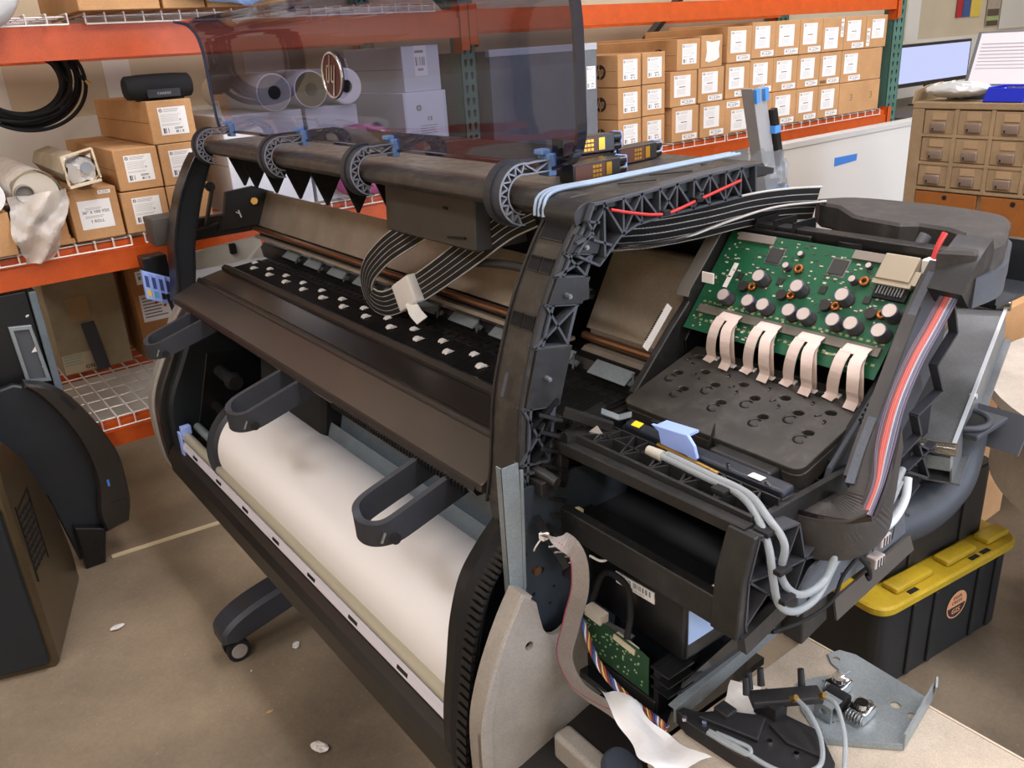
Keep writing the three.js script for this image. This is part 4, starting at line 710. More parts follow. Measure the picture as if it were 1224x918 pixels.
// left wall of the module
{
  const w = part(mod, 'module_wall', smooth(mg(exZ([[1.0, 0.98], [1.003, 1.05], [1.1, 1.148], [1.145, 1.19], [1.142, 1.21], [1.226, 1.298], [1.25, 1.308], [1.27, 1.3], [1.215, 1.215], [1.17, 1.13], [1.1, 1.03], [1.06, 0.98]], -1.022, -1.006, 0.002)), 0.4), M.blackDusty);
  part(w, 'wall_edge', smooth(exZ(band([[1.14, 1.2], [1.145, 1.212], [1.226, 1.3], [1.25, 1.31], [1.3, 1.312]], 0.004), -1.03, -1.004), 0.4), std(0x77736d, 0.5));  // lighter strip: the highlight along the wall edge is put into its colour
  part(w, 'cheek', smooth(exZ([[1.15, 1.0], [1.13, 1.12], [1.19, 1.2], [1.26, 1.295], [1.3, 1.295], [1.3, 1.0]], -1.006, -1.0, 0.001), 0.4), M.black);
  for (let i = 0; i < 5; i++) for (let k = 0; k < 3; k++) { part(w, 'vent_hole', cyl([1.19 + i * 0.006 + k * 0.003, 1.195 + i * 0.009 - k * 0.007, -1.0055], [1.19 + i * 0.006 + k * 0.003, 1.195 + i * 0.009 - k * 0.007, -1.0035], 0.0028, 0.0028, 8), M.rubber); part(w, 'vent_hole', cyl([1.16 + i * 0.005 + k * 0.004, 1.12 + i * 0.007 - k * 0.005, -1.0055], [1.16 + i * 0.005 + k * 0.004, 1.12 + i * 0.007 - k * 0.005, -0.9995], 0.0025, 0.0025, 8), M.rubber); }
  const st = part(w, 'barcode_label', bar([1.048, 1.118, -1.024], [1.112, 1.186, -1.024], 0.016, 0.002, [0, 0, 1]), M.white, { label: 'white barcode label' });
  const bb = []; for (let i = 0; i < 14; i++) { const t = 0.15 + i * 0.05; bb.push(bar([1.0462 + 0.064 * t, 1.1198 + 0.068 * t, -1.026], [1.0462 + 0.064 * t, 1.1198 + 0.068 * t, -1.022], 0.0008, 0.0024, [0.68, 0.73, 0])); }
  part(st, 'barcode', mg(...bb.map((g) => g.translate(-0.0062, 0.006, 0))), M.rubber);
  part(mod, 'module_floor', mg(exZ([[0.95, 1.0], [1.1, 1.02], [1.3, 1.2], [1.33, 1.2], [1.33, 0.96], [0.95, 0.96]], -1.0, -0.63)), M.black);
  part(mod, 'module_back', mg(B(1.27, 1.3, 1.2, 1.32, -1.02, -0.62, 0.003), B(1.262, 1.33, 1.3, 1.312, -1.0, -0.84, 0.003), ...[-0.96, -0.92, -0.88].map((z) => B(1.265, 1.33, 1.31, 1.33, z, z + 0.004))), M.black);
  part(mod, 'duct_stub', mg(cyl([1.29, 1.29, -0.77], [1.29, 1.31, -0.77], 0.03, 0.03, 20), B(1.24, 1.3, 1.27, 1.29, -0.82, -0.72, 0.004)), M.rubber);
  part(mod, 'grey_cable', tube([[1.31, 1.33, -0.665], [1.29, 1.3, -0.672], [1.262, 1.29, -0.675], [1.248, 1.282, -0.672]], 0.0095, 20, 10), std(0x55565a, 0.5));
  const wp = part(mod, 'white_plug', mg(B(1.24, 1.262, 1.272, 1.31, -0.632, -0.612, 0.003), B(1.245, 1.258, 1.26, 1.275, -0.63, -0.615, 0.002)), M.white);
  part(wp, 'red_wires', mg(tube([[1.255, 1.308, -0.622], [1.27, 1.325, -0.625], [1.285, 1.343, -0.625]], 0.004, 16, 6), tube([[1.25, 1.308, -0.618], [1.264, 1.326, -0.62], [1.282, 1.343, -0.62]], 0.003, 16, 6)), M.red);
}
// collar: flat top at the back, sloping right arm, rounded front
{
  const colM = std(0x565350, 0.65, { map: dusty });
  const backOut = spl([[1.45, -0.96], [1.5, -0.915], [1.515, -0.82], [1.51, -0.7], [1.48, -0.62], [1.39, -0.577], [1.3, -0.545], [1.22, -0.545]], 26), backIn = [[1.2, -0.59], [1.262, -0.592], [1.325, -0.615], [1.345, -0.65], [1.352, -0.7], [1.332, -0.722], [1.345, -0.8], [1.352, -0.82], [1.41, -0.885], [1.42, -0.93]];
  const c = part(mod, 'collar', smooth(exY([...backOut, ...backIn], 1.29, 1.337, 0.005), 0.5), colM, { label: 'dark grey rounded collar' });
  part(c, 'collar_skirt', smooth(exY(band(backOut.slice(2), -0.006).map((p) => p), 1.255, 1.3), 0.5), std(0x5d636c, 0.55, { map: grain }));
  part(c, 'skirt_vents', mg(...[[1.36, -0.5655], [1.345, -0.561], [1.38, -0.572]].map(([x, z]) => B(x - 0.001, x + 0.001, 1.272, 1.292, z, z + 0.003))), M.rubber);
  const mid = [[1.24, 1.315, -0.567], [1.2, 1.252, -0.588], [1.12, 1.185, -0.566], [1.05, 1.125, -0.545], [1.0, 1.083, -0.53], [0.965, 1.05, -0.528]];
  part(c, 'collar_arm', sweep([[1.235, 1.285, -0.604], [1.19, 1.232, -0.603], [1.137, 1.184, -0.592], [1.082, 1.138, -0.579], [1.009, 1.076, -0.562], [0.975, 1.046, -0.552]], 0.012, 0.045, [0.1, 0, 1], 40), std(0x5d636c, 0.55, { map: grain }));
  part(c, 'arm_edge', sweep([[1.235, 1.31, -0.606], [1.19, 1.258, -0.606], [1.137, 1.209, -0.596], [1.082, 1.163, -0.583], [1.009, 1.1, -0.566], [0.97, 1.066, -0.555]], 0.018, 0.008, [0.1, 0, 1], 40), colM);
  part(c, 'collar_throat', sweep([[1.27, 1.33, -0.568], [1.235, 1.31, -0.566], [1.2, 1.27, -0.566]], 0.05, 0.045, [0.1, 0, 1], 14), M.blackDusty);
  part(c, 'collar_front', sweep([[1.06, 1.1, -0.555], [1.01, 1.055, -0.538], [0.975, 1.018, -0.532], [0.948, 0.996, -0.546], [0.93, 0.988, -0.58], [0.926, 0.988, -0.63], [0.93, 0.988, -0.668]], (t) => 0.036 + 0.016 * Math.sin(t * 3.14), 0.064, 'perp', 50), colM);
  part(c, 'collar_deck', exY([[0.93, -0.665], [0.93, -0.58], [0.95, -0.55], [0.985, -0.545], [1.0, -0.6], [0.998, -0.665]], 1.0, 1.0185, 0.002), colM);
  part(c, 'collar_hole', cyl([0.962, 1.018, -0.63], [0.962, 1.0192, -0.63], 0.009, 0.009, 18), M.rubber);
  part(c, 'inner_cheek', smooth(mg(exZ([[0.98, 1.0], [1.0, 1.05], [1.18, 1.2], [1.25, 1.29], [1.29, 1.29], [1.28, 1.15], [1.15, 1.0]], -0.612, -0.602, 0.002)), 0.4), std(0x454b53, 0.55, { map: grain }));
  for (let i = 0; i < 4; i++) for (let k = 0; k < 3; k++) part(c, 'vent_hole', cyl([1.06 + i * 0.006 + k * 0.003, 1.11 + i * 0.006 - k * 0.006, -0.6022], [1.06 + i * 0.006 + k * 0.003, 1.11 + i * 0.006 - k * 0.006, -0.6008], 0.0025, 0.0025, 8), M.rubber);
  part(c, 'white_gear', cyl([1.13, 1.09, -0.626], [1.13, 1.09, -0.614], 0.03, 0.03, 28), M.white);
  part(c, 'inner_ribs', mg(B(0.99, 0.995, 0.99, 1.03, -0.68, -0.6), B(0.97, 1.06, 0.99, 1.01, -0.65, -0.646)), M.black);
  // ribbon of wires along the arm
  const cols = [0x6b5566, 0x6a6a74, 0x7b4a4a, 0xc9645c, 0xd07268, 0xc9645c, 0xb9b7bd, 0x6a6f90, 0x7d7f86, 0x5a4f66];
  const rp = [[1.235, 1.298, -0.566], [1.195, 1.268, -0.563], [1.16, 1.235, -0.562], [1.11, 1.2, -0.557], [1.05, 1.153, -0.545], [1.005, 1.108, -0.53], [0.975, 1.07, -0.516], [0.95, 1.034, -0.514]];
  const rib = part(mod, 'wire_ribbon', sweep(rp, 0.026, 0.0016, [0.1, 0, 1], 60), std(0x1f181a, 0.4), { label: 'rainbow ribbon of wires' });
  cols.forEach((col, k) => {
    const o = (k - 4.5) * 0.0027;
    part(rib, 'wire', tube(rp.map((p, i) => [p[0] - 0.0012 - (i > 5 ? 0.002 : 0), p[1] + 0.0016, p[2] + o * (i > 5 ? 0.55 : 1)]), 0.0014, 40, 5), std(col, 0.5));
  });
  part(rib, 'glossy_end', sweep([[0.95, 1.03, -0.508], [0.925, 1.024, -0.535], [0.909, 1.022, -0.578], [0.906, 1.022, -0.63], [0.91, 1.024, -0.668]], 0.007, 0.004, [0.3, 1, 0], 24), phy(0x1a0f0f, 0.15, { clearcoat: 1, clearcoatRoughness: 0.1 }));
}
// side lattice, clear tubes, skirt plates at the near end
{
  const z = -0.578, p = (x, y) => [x, y, z], s = [];
  const v = [[0.786, 1.045], [0.768, 0.985], [0.765, 0.915], [0.775, 0.885], [0.86, 0.9], [0.95, 0.95], [0.955, 1.0], [0.87, 1.03], [0.84, 0.97], [0.89, 0.965]];
  const e = [[0, 1], [1, 2], [2, 3], [3, 4], [4, 5], [5, 6], [0, 8], [1, 8], [2, 8], [1, 4], [4, 8], [8, 9], [9, 5], [9, 4], [7, 9], [7, 8], [6, 9], [0, 7]];
  for (const [a, b] of e) s.push([p(...v[a]), p(...v[b])]);
  part(mod, 'side_lattice', mg(lattice(s, 0.03, 0.003, [0, 0, 1])), std(0x47494e, 0.55, { map: grain }));
  part(mod, 'side_panel', exZ([[0.79, 1.04], [0.772, 0.985], [0.77, 0.9], [0.96, 0.94], [0.96, 1.04]], z - 0.022, z - 0.018), std(0x2e3338, 0.6, { map: grain }));
  part(mod, 'corner_pillar', smooth(exZ([[0.748, 0.9], [0.76, 0.895], [0.775, 0.9], [0.772, 0.985], [0.792, 1.046], [0.776, 1.046], [0.755, 0.985]], -0.61, -0.565, 0.002), 0.4), M.blackDusty);
  part(mod, 'lower_rail', smooth(mg(bar([0.76, 0.888, -0.565], [0.87, 0.915, -0.565], 0.014, 0.03)), 0.4), M.blackDusty);
  const tb = (name, o, r) => part(mod, name, tube([[0.838, 1.062, -0.79], [0.834, 1.062, -0.707], [0.832, 1.06, -0.635], [0.812, 1.054, -0.59], [0.796, 1.03, -0.558], [0.794, 0.985, -0.55], [0.803, 0.945, -0.545], [0.834, 0.92, -0.542], [0.885, 0.918, -0.542], [0.93, 0.955, -0.545], [0.97, 0.972, -0.548], [1.06, 0.985, -0.55], [1.12, 1.0, -0.565]].map(([x, y, z], i) => [x + o[0] * (i > 3 && i < 9 ? 1 : 0.25), y + o[1] * (i > 5 ? 1 : 0.2), z + (i < 5 ? o[2] : 0.004)]), r, 90, 10), M.clearTube, { label: 'milky clear tube' });
  tb('clear_tube', [0, 0, 0], 0.0054); tb('clear_tube', [0.015, 0.02, 0.013], 0.0054);
  part(mod, 'tube_tip', mg(cyl([0.838, 1.062, -0.812], [0.838, 1.062, -0.782], 0.0075, 0.009, 12)), std(0xbab6a6, 0.4));
  for (const [x, y, zz] of [[0.825, 1.06, -0.66], [0.803, 1.045, -0.57], [0.8, 1.0, -0.545], [0.806, 0.955, -0.54]]) part(mod, 'tube_clip', B(x - 0.01, x + 0.016, y - 0.004, y + 0.004, zz - 0.012, zz + 0.012, 0.002), M.rubber);
  const pl = part(mod, 'skirt_plate', exZ(shape([[0.862, 0.9], [0.877, 0.876], [1.052, 0.883], [1.157, 0.895], [1.136, 0.968], [1.0, 0.975], [0.9, 0.945]], [disc(0.92, 0.905, 0.003), disc(0.955, 0.93, 0.003), disc(0.98, 0.9, 0.003), disc(0.9, 0.895, 0.004), ...[0, 1, 2, 3].map((i) => [[1.06 + i * 0.018, 0.9], [1.064 + i * 0.018, 0.9], [1.068 + i * 0.018, 0.928], [1.064 + i * 0.018, 0.928]])]), -0.564, -0.56), std(0x7c848d, 0.5, { metalness: 0.3, map: grain }), { label: 'slate grey metal skirt plate' });
  part(mod, 'skirt_plate', exZ([[0.972, 0.824], [0.96, 0.868], [1.052, 0.88], [1.16, 0.892], [1.18, 0.856]], -0.558, -0.554), std(0x57534e, 0.5, { metalness: 0.2 }));
  part(mod, 'bottom_post', smooth(mg(exZ([[0.904, 0.809], [0.965, 0.823], [0.96, 0.87], [0.9, 0.875]], -0.6, -0.566, 0.002), exZ([[0.78, 0.87], [0.904, 0.809], [0.904, 0.88], [0.8, 0.885]], -0.62, -0.6)), 0.4), M.blackDusty);
  for (const [x, y] of [[1.05, 0.938], [1.04, 0.905]]) { const c = part(mod, 'grey_plug', B(x - 0.012, x + 0.014, y - 0.009, y + 0.009, -0.552, -0.535, 0.002), std(0xb3a9a3, 0.6)); for (let i = 0; i < 3; i++) part(c, 'contact', B(x - 0.006 + i * 0.007, x - 0.004 + i * 0.007, y - 0.007, y + 0.007, -0.535, -0.5342), M.rubber); }
  part(mod, 'black_wires', mg(tube([[1.03, 0.9, -0.545], [1.0, 0.93, -0.55], [0.985, 0.95, -0.55]], 0.003, 16, 6), tube([[0.985, 0.945, -0.545], [1.02, 0.9, -0.54], [1.025, 0.88, -0.54], [1.02, 0.89, -0.542]], 0.004, 16, 6), tube([[0.99, 0.94, -0.54], [0.95, 0.92, -0.54], [0.93, 0.89, -0.54], [0.88, 0.875, -0.55], [0.82, 0.88, -0.56]], 0.003, 30, 6)), M.rubber);
  part(mod, 'white_tube', tube([[1.03, 0.95, -0.548], [1.08, 0.955, -0.545], [1.12, 0.975, -0.55], [1.14, 1.0, -0.56]], 0.007, 24, 8), std(0xc9cfd2, 0.4));
}
// feed area between arch and module: rollers, bent plates
{
  part(P, 'guide_block', smooth(mg(exZ([[0.8, 0.99], [0.84, 1.06], [0.9, 1.07], [0.9, 0.99]], -0.985, -0.972), bar([0.79, 1.05, -0.95], [0.87, 1.045, -0.91], 0.02, 0.016), bar([0.8, 1.09, -0.965], [0.86, 1.06, -0.915], 0.014, 0.014)), 0.4), M.blackDusty);
  part(P, 'bent_plate', sweep([[0.83, 1.06, -0.93], [0.835, 1.035, -0.905], [0.86, 1.02, -0.885]], 0.022, 0.002, [0.4, 0.2, 0.9], 8), std(0xbdbab5, 0.35, { metalness: 0.5 }));
  part(P, 'hook_plate', mg(bar([0.86, 1.08, -0.94], [0.88, 1.068, -0.92], 0.02, 0.002), bar([0.88, 1.068, -0.92], [0.895, 1.074, -0.905], 0.02, 0.002)), M.zinc);
  part(P, 'tray_cup', mg(exZ([[0.88, 1.03], [0.9, 1.055], [0.93, 1.04]], -0.9, -0.898), bar([0.885, 1.035, -0.9], [0.915, 1.035, -0.855], 0.03, 0.003), bar([0.93, 1.04, -0.895], [0.94, 1.04, -0.85], 0.004, 0.03)), M.blackDusty);
  const segs = []; for (let i = 0; i < 7; i++) { const y0 = 0.9 + i * 0.03; segs.push([[0.735 + (i % 2) * 0.02, y0, -0.972], [0.79 - (i % 3) * 0.01, y0 + 0.035, -0.968]], [[0.75, y0 + 0.02, -0.97], [0.79, y0, -0.96]]); }
  part(P, 'bracket_ribs', lattice(segs, 0.012, 0.006, [0, 0, 1]), M.black);
  part(P, 'sensor_arm', mg(bar([0.72, 0.93, -0.945], [0.76, 0.83, -0.93], 0.02, 0.012), bar([0.735, 0.9, -0.95], [0.76, 0.88, -0.92], 0.02, 0.02), bar([0.76, 0.82, -0.93], [0.775, 0.81, -0.92], 0.012, 0.02)), M.black);
  for (const [x, y] of [[0.728, 0.88], [0.738, 0.865], [0.752, 0.85], [0.757, 0.835]]) part(P, 'sensor_pin', cyl([x, y, -0.93], [x + 0.012, y + 0.004, -0.915], 0.0025, 0.0025, 8), M.steel);
}
// below the bay: power box, board, ribbon cables
{
  const pb = part(P, 'power_box', smooth(mg(B(0.842, 1.04, 0.7, 0.865, -0.96, -0.735, 0.008)), 0.5), phy(0x131315, 0.35, { clearcoat: 0.3, clearcoatRoughness: 0.3 }), { label: 'black plastic power supply box' });
  part(pb, 'barcode_label', bar([0.8405, 0.79, -0.89], [0.8405, 0.793, -0.8], 0.002, 0.022), print(canvas(256, 64, (x) => { x.fillStyle = '#333'; bars(x, 20, 8, 216, 30, 50); x.font = '14px sans-serif'; x.fillText('CQ109-67045  S/N 10274', 34, 56); }, '#e8e6e2')), { keep: true, label: 'white barcode label' });
  part(pb, 'blue_label', B(0.85, 0.91, 0.735, 0.8, -0.735, -0.7335), std(0xa9bfe0, 0.4));
  part(P, 'table_edge_rail', mg(bar([0.8, 0.632, -0.716], [1.1, 0.645, -0.735], 0.004, 0.03), bar([0.8, 0.646, -0.722], [1.1, 0.659, -0.741], 0.014, 0.003)), M.zinc, { label: 'grey sheet metal edge' });
  const b2 = part(P, 'control_board', exX([[-0.955, 0.705], [-0.93, 0.715], [-0.79, 0.712], [-0.775, 0.708], [-0.775, 0.632], [-0.955, 0.636]], 0.801, 0.8028), M.pcbDark, { label: 'small green control board' });
  part(b2, 'white_socket', mg(bar([0.806, 0.722, -0.925], [0.806, 0.72, -0.885], 0.02, 0.018)), std(0xd8cdb9, 0.6));
  part(b2, 'white_socket', mg(bar([0.804, 0.706, -0.855], [0.804, 0.702, -0.805], 0.012, 0.01)), std(0xcfc4a6, 0.6));
  const dd = []; for (let i = 0; i < 70; i++) { const z = -0.945 + rnd() * 0.16, y = 0.642 + rnd() * 0.06; dd.push(B(0.7995, 0.801, y, y + 0.0025, z, z + 0.003)); }
  part(b2, 'small_components', mg(dd), std(0x8fae86, 0.5), { kind: 'stuff' });
  part(P, 'board_tray', mg(B(0.8, 0.82, 0.6, 0.628, -0.97, -0.76, 0.003), B(0.803, 0.9, 0.6, 0.7, -0.765, -0.755), ...[0.655, 0.675, 0.695].map((y) => B(0.8, 0.86, y, y + 0.003, -0.77, -0.73))), M.black);
  part(P, 'base_panel', mg(B(0.78, 1.05, 0.585, 0.6, -1.0, -0.73), exZ([[0.8, 0.6], [1.0, 0.6], [1.0, 0.7], [0.84, 0.67]], -0.734, -0.73)), phy(0x15181b, 0.15, { clearcoat: 0.8, clearcoatRoughness: 0.1 }));
  const rb = [[0.722, 0.903, -0.924], [0.722, 0.915, -0.895], [0.725, 0.905, -0.857], [0.727, 0.85, -0.852], [0.727, 0.76, -0.878], [0.728, 0.67, -0.9], [0.736, 0.62, -0.876], [0.755, 0.6, -0.83], [0.765, 0.6, -0.8]];
  const r = part(P, 'ribbon_cable', sweep(rb, 0.03, 0.0018, (t) => [0.35, 0.15, 0.95], 60), std(0xb2a9a2, 0.6, { map: grain }), { label: 'grey ribbon cable with a red edge' });
  part(r, 'red_edge', tube(rb.map(([x, y, z]) => [x - 0.0055, y - 0.0018, z - 0.0142]), 0.0014, 60, 5), std(0x9a3f57, 0.6));
  part(P, 'loose_wires', mg(tube([[0.72, 0.9, -0.935], [0.71, 0.885, -0.94], [0.712, 0.87, -0.95]], 0.0016, 16, 5), tube([[0.79, 0.85, -0.9], [0.8, 0.845, -0.88], [0.82, 0.86, -0.865]], 0.0025, 16, 5), tube([[0.79, 0.87, -0.92], [0.81, 0.88, -0.9]], 0.002, 10, 5)), M.white);
  part(P, 'wire_plug', B(0.715, 0.729, 0.896, 0.908, -0.94, -0.927, 0.002), M.white);
  part(P, 'black_loom', tube([[0.81, 0.74, -0.92], [0.825, 0.8, -0.9], [0.835, 0.79, -0.86], [0.825, 0.75, -0.84], [0.806, 0.712, -0.83]], 0.006, 30, 8), M.rubber);
  const tw = [0xd8c468, 0x8c3d4a, 0xe6e4e0, 0x3f5fa0, 0x4a3a56, 0xb34a3f];
  const twp = [[0.782, 0.735, -0.935], [0.776, 0.7, -0.9], [0.772, 0.662, -0.87], [0.77, 0.64, -0.823], [0.77, 0.633, -0.765], [0.772, 0.632, -0.73], [0.775, 0.626, -0.71]];
  tw.forEach((c, k) => part(P, 'twisted_wire', tube(curve(twp).getPoints(40).map((p, i) => [p.x + Math.cos(i * 0.9 + k * 1.05) * 0.005, p.y + Math.sin(i * 0.9 + k * 1.05) * 0.005, p.z]), 0.0018, 90, 5), std(c, 0.5)));
}
// tubes running from arch to module
tubeRibbon('ink_tubes', [[1.0, 1.335, -1.06], [1.06, 1.335, -1.02], [1.15, 1.34, -0.985], [1.26, 1.345, -0.965], [1.36, 1.34, -0.955], [1.42, 1.335, -0.94]], [0.12, 0.85, 0.2], 5, 0.0125, 0.0024, M.rubber, paleTube);
tubeRibbon('ink_tubes', [[1.0, 1.31, -1.05], [1.08, 1.31, -1.01], [1.18, 1.325, -0.99], [1.3, 1.335, -0.975], [1.42, 1.33, -0.95]], [0.1, 0.3, 0.9], 5, 0.0125, 0.0024, M.rubber, paleTube);
part(P, 'white_tab', bar([1.09, 1.262, -0.93], [1.09, 1.262, -0.905], 0.002, 0.018), M.white);
// rear extrusion and duct
{
  const a = V(1.265, 0.995, -0.605), b = V(1.7, 1.105, -0.735), d = b.clone().sub(a).normalize(), n = V(0, 0, 1).addScaledVector(d, -d.z).normalize(), u = d.clone().cross(n).normalize(); if (u.y < 0) u.multiplyScalar(-1);
  const Lh = b.distanceTo(a), Fm = basis(d, u, d.clone().cross(u), a);
  const w = 0.045, ex = part(mod, 'rear_extrusion', on(Fm, mg(B(0, Lh, -0.004, 0, -w, w), B(0, Lh, -0.07, 0, w - 0.003, w), B(0, Lh, -0.072, -0.068, w - 0.05, w + 0.012), B(0, Lh, -0.06, 0, -w, -w + 0.003))), std(0x8f9496, 0.4, { metalness: 0.5, map: grain }), { label: 'grey aluminium channel' });
  part(ex, 'edge_rib', on(Fm, mg(B(0, Lh, 0, 0.004, w - 0.003, w + 0.003), cylLocal(Lh * 0.35, w, 0.005))), std(0xd5dde2, 0.4, { metalness: 0.4 }));
  for (const x of [-0.006, Lh + 0.004]) part(ex, 'end_roller', on(Fm, new THREE.CylinderGeometry(0.011, 0.011, 2 * w + 0.015, 18).rotateX(Math.PI / 2).translate(x, 0.006, 0)), std(0xb9b2a2, 0.2, { metalness: 0.9 }));
  part(ex, 'end_bracket', on(Fm, B(-0.012, 0.01, -0.035, -0.008, -w, w)), M.zinc);
  function cylLocal(x, z, r) { return new THREE.CylinderGeometry(r, r, 0.012, 10).rotateX(Math.PI / 2).translate(x, -0.004, z); }
  const dc = part(mod, 'air_duct', tube([[1.4, 1.0, -0.61], [1.4, 0.95, -0.61], [1.37, 0.895, -0.605], [1.3, 0.865, -0.61], [1.2, 0.862, -0.625], [1.05, 0.87, -0.64]], 0.045, 50, 20), std(0x3f454c, 0.5, { map: grain }), { label: 'bent black rubber air duct' });
  part(dc, 'duct_mouth', mg(new THREE.TorusGeometry(0.045, 0.006, 8, 28).rotateX(Math.PI / 2).translate(1.4, 1.0, -0.61), B(1.36, 1.47, 0.985, 0.995, -0.66, -0.56, 0.003)), std(0x3a3f45, 0.5));
  part(dc, 'duct_bore', cyl([1.4, 0.998, -0.61], [1.4, 1.0, -0.61], 0.04, 0.04, 24), M.rubber);
  part(dc, 'duct_flange', bar([1.475, 0.965, -0.66], [1.475, 0.965, -0.53], 0.006, 0.07, [0.55, 1, 0]), std(0x4e5258, 0.5));
  part(mod, 'rear_box', mg(B(1.44, 1.62, 1.19, 1.196, -0.72, -0.6), B(1.614, 1.62, 1.19, 1.27, -0.72, -0.6), B(1.44, 1.62, 1.19, 1.27, -0.726, -0.72), B(1.44, 1.446, 1.19, 1.225, -0.72, -0.6)), std(0x2a2d31, 0.5));
  const sg = []; for (const [p, q] of [[[1.235, 1.255], [1.26, 1.2]], [[1.26, 1.2], [1.21, 1.16]], [[1.21, 1.16], [1.24, 1.11]], [[1.24, 1.11], [1.17, 1.09]], [[1.17, 1.09], [1.19, 1.05]], [[1.19, 1.05], [1.1, 1.02]]]) sg.push([[...p, -0.578], [...q, -0.578]]);
  for (const [p, q] of [[[1.1, 1.03], [1.25, 0.95]], [[1.25, 0.95], [1.2, 1.03]], [[1.2, 1.03], [1.28, 0.98]], [[1.12, 0.98], [1.26, 1.01]], [[1.1, 0.95], [1.2, 0.9]], [[1.13, 0.9], [1.22, 0.95]]]) sg.push([[...p, -0.585], [...q, -0.585]]);
  for (const g of sg) part(mod, 'outer_bracket', lattice([g], 0.014, 0.004, [0, 0, 1]), M.charcoal);
  part(mod, 'outer_wall', exZ([[1.02, 0.9], [1.02, 1.05], [1.15, 1.16], [1.26, 1.26], [1.3, 1.26], [1.3, 0.9]], -0.625, -0.615), M.rubber);
}
// ================= things lying on the printer =================
function cartridge(x, y, z, turn, label, tilt = 0, stack = 0) {
  const t = thing('ink_cartridge', label, 'ink cartridge', [x, y, z], 'ink cartridges on the top cover'); t.rotation.y = turn;
  const L = (n, g, m, l) => part(t, n, g, m, { local: true, label: l });
  L('body', new RoundedBoxGeometry(0.12, 0.032, 0.036, 2, 0.002).translate(0, 0.017, 0), M.blackSatin);
  L('side_label', B(-0.055, 0.02, 0.003, 0.03, 0.018, 0.0186), std(0x5d3a2c, 0.5));
  const tx = []; for (let i = 0; i < 9; i++) tx.push(B(-0.012 + (i % 3) * 0.008, -0.006 + (i % 3) * 0.008, 0.006 + ((i / 3) | 0) * 0.008, 0.011 + ((i / 3) | 0) * 0.008, 0.0186, 0.019));
  L('gold_contacts', mg(...tx, B(0.022, 0.036, 0.006, 0.028, 0.018, 0.0192)), M.gold);
  const e = L('end_ports', smooth(mg(...[[0.009, -0.009], [0.009, 0.009], [0.025, -0.009], [0.025, 0.009]].map(([yy, zz]) => cyl([0.058, yy, zz], [0.078, yy, zz], 0.0085, 0.008, 14))), 0.5), M.blackGloss);
  part(e, 'blue_clip', B(0.078, 0.083, 0.004, 0.034, -0.014, 0.014, 0.002), M.periwinkle, { local: true });
  return t;
}
cartridge(1.085, 1.4145, -1.222, 0.12, 'black ink cartridge lying flat with gold print, below another cartridge');
cartridge(1.235, 1.4145, -1.245, 0.1, 'black ink cartridge with a white top strip, standing apart on the cover');
cartridge(1.04, 1.4145, -1.152, 0.05, 'black ink cartridge tucked beside the lid rim');
const c4 = cartridge(1.09, 1.4488, -1.225, -0.1, 'black ink cartridge stacked on top of another, ports and blue clip showing');

// ================= rack contents, left bay =================
{
  const t = thing('portable_speaker', 'black fabric barrel speaker standing on the top carton', 'speaker', [0.882, 1.5425, -3.17]);
  const pr = [[0, -0.11], [0.03, -0.112], [0.038, -0.105], [0.041, -0.06], [0.042, 0], [0.041, 0.06], [0.038, 0.105], [0.03, 0.112], [0, 0.11]].map(([r, y]) => new THREE.Vector2(r, y));
  part(t, 'body', new THREE.LatheGeometry(pr, 28).rotateZ(Math.PI / 2).translate(0, 0.043, 0), std(0x1d1e20, 0.9, { map: grain, bumpMap: fineBump, bumpScale: 0.0008 }), { local: true });
  part(t, 'name_plate', B(-0.05, 0.06, 0.008, 0.035, 0.0395, 0.0445, 0.002), print(canvas(220, 54, (x) => { x.fillStyle = '#8b8f92'; x.font = 'bold 24px sans-serif'; x.textAlign = 'center'; x.fillText('CHARGE', 110, 35); }, '#202224')), { local: true, keep: true });
  part(t, 'foot', mg(B(-0.08, 0.08, -0.001, 0.006, -0.012, 0.012, 0.002)), M.rubber, { local: true });
}
{
  const cx = 0.515, cy = 1.605;
  const t = thing('hanging_cable_coil', 'coil of thick black cable hanging below the top beam', 'cable', [cx, 1.5, -3.5]);
  for (let k = 0; k < 12; k++) { const r = 0.105 + (k % 5) * 0.011 + rnd() * 0.006, dz = (k - 4) * 0.008, o = [(rnd() - 0.5) * 0.03, (rnd() - 0.5) * 0.02]; const p = []; for (let i = 0; i <= 30; i++) { const a = i / 30 * 6.2832; p.push([cx + o[0] + Math.cos(a) * r * 1.25, cy + 0.03 + o[1] + Math.sin(a) * r * 1.05, -3.5 + dz]); } part(t, 'loop', tube(p, 0.007, 80, 6), M.rubber); }
  part(t, 'loose_end', tube([[0.55, 1.72, -3.48], [0.62, 1.68, -3.46], [0.665, 1.6, -3.45], [0.62, 1.53, -3.45], [0.5, 1.5, -3.45], [0.42, 1.51, -3.45]], 0.006, 60, 6), M.rubber);
  const le = part(t, 'loose_end', tube([[0.6, 1.74, -3.47], [0.66, 1.69, -3.46], [0.72, 1.615, -3.46]], 0.006, 24, 6), M.rubber);
  part(le, 'plug', cyl([0.718, 1.618, -3.46], [0.728, 1.604, -3.46], 0.008, 0.008, 10), M.brass);
}
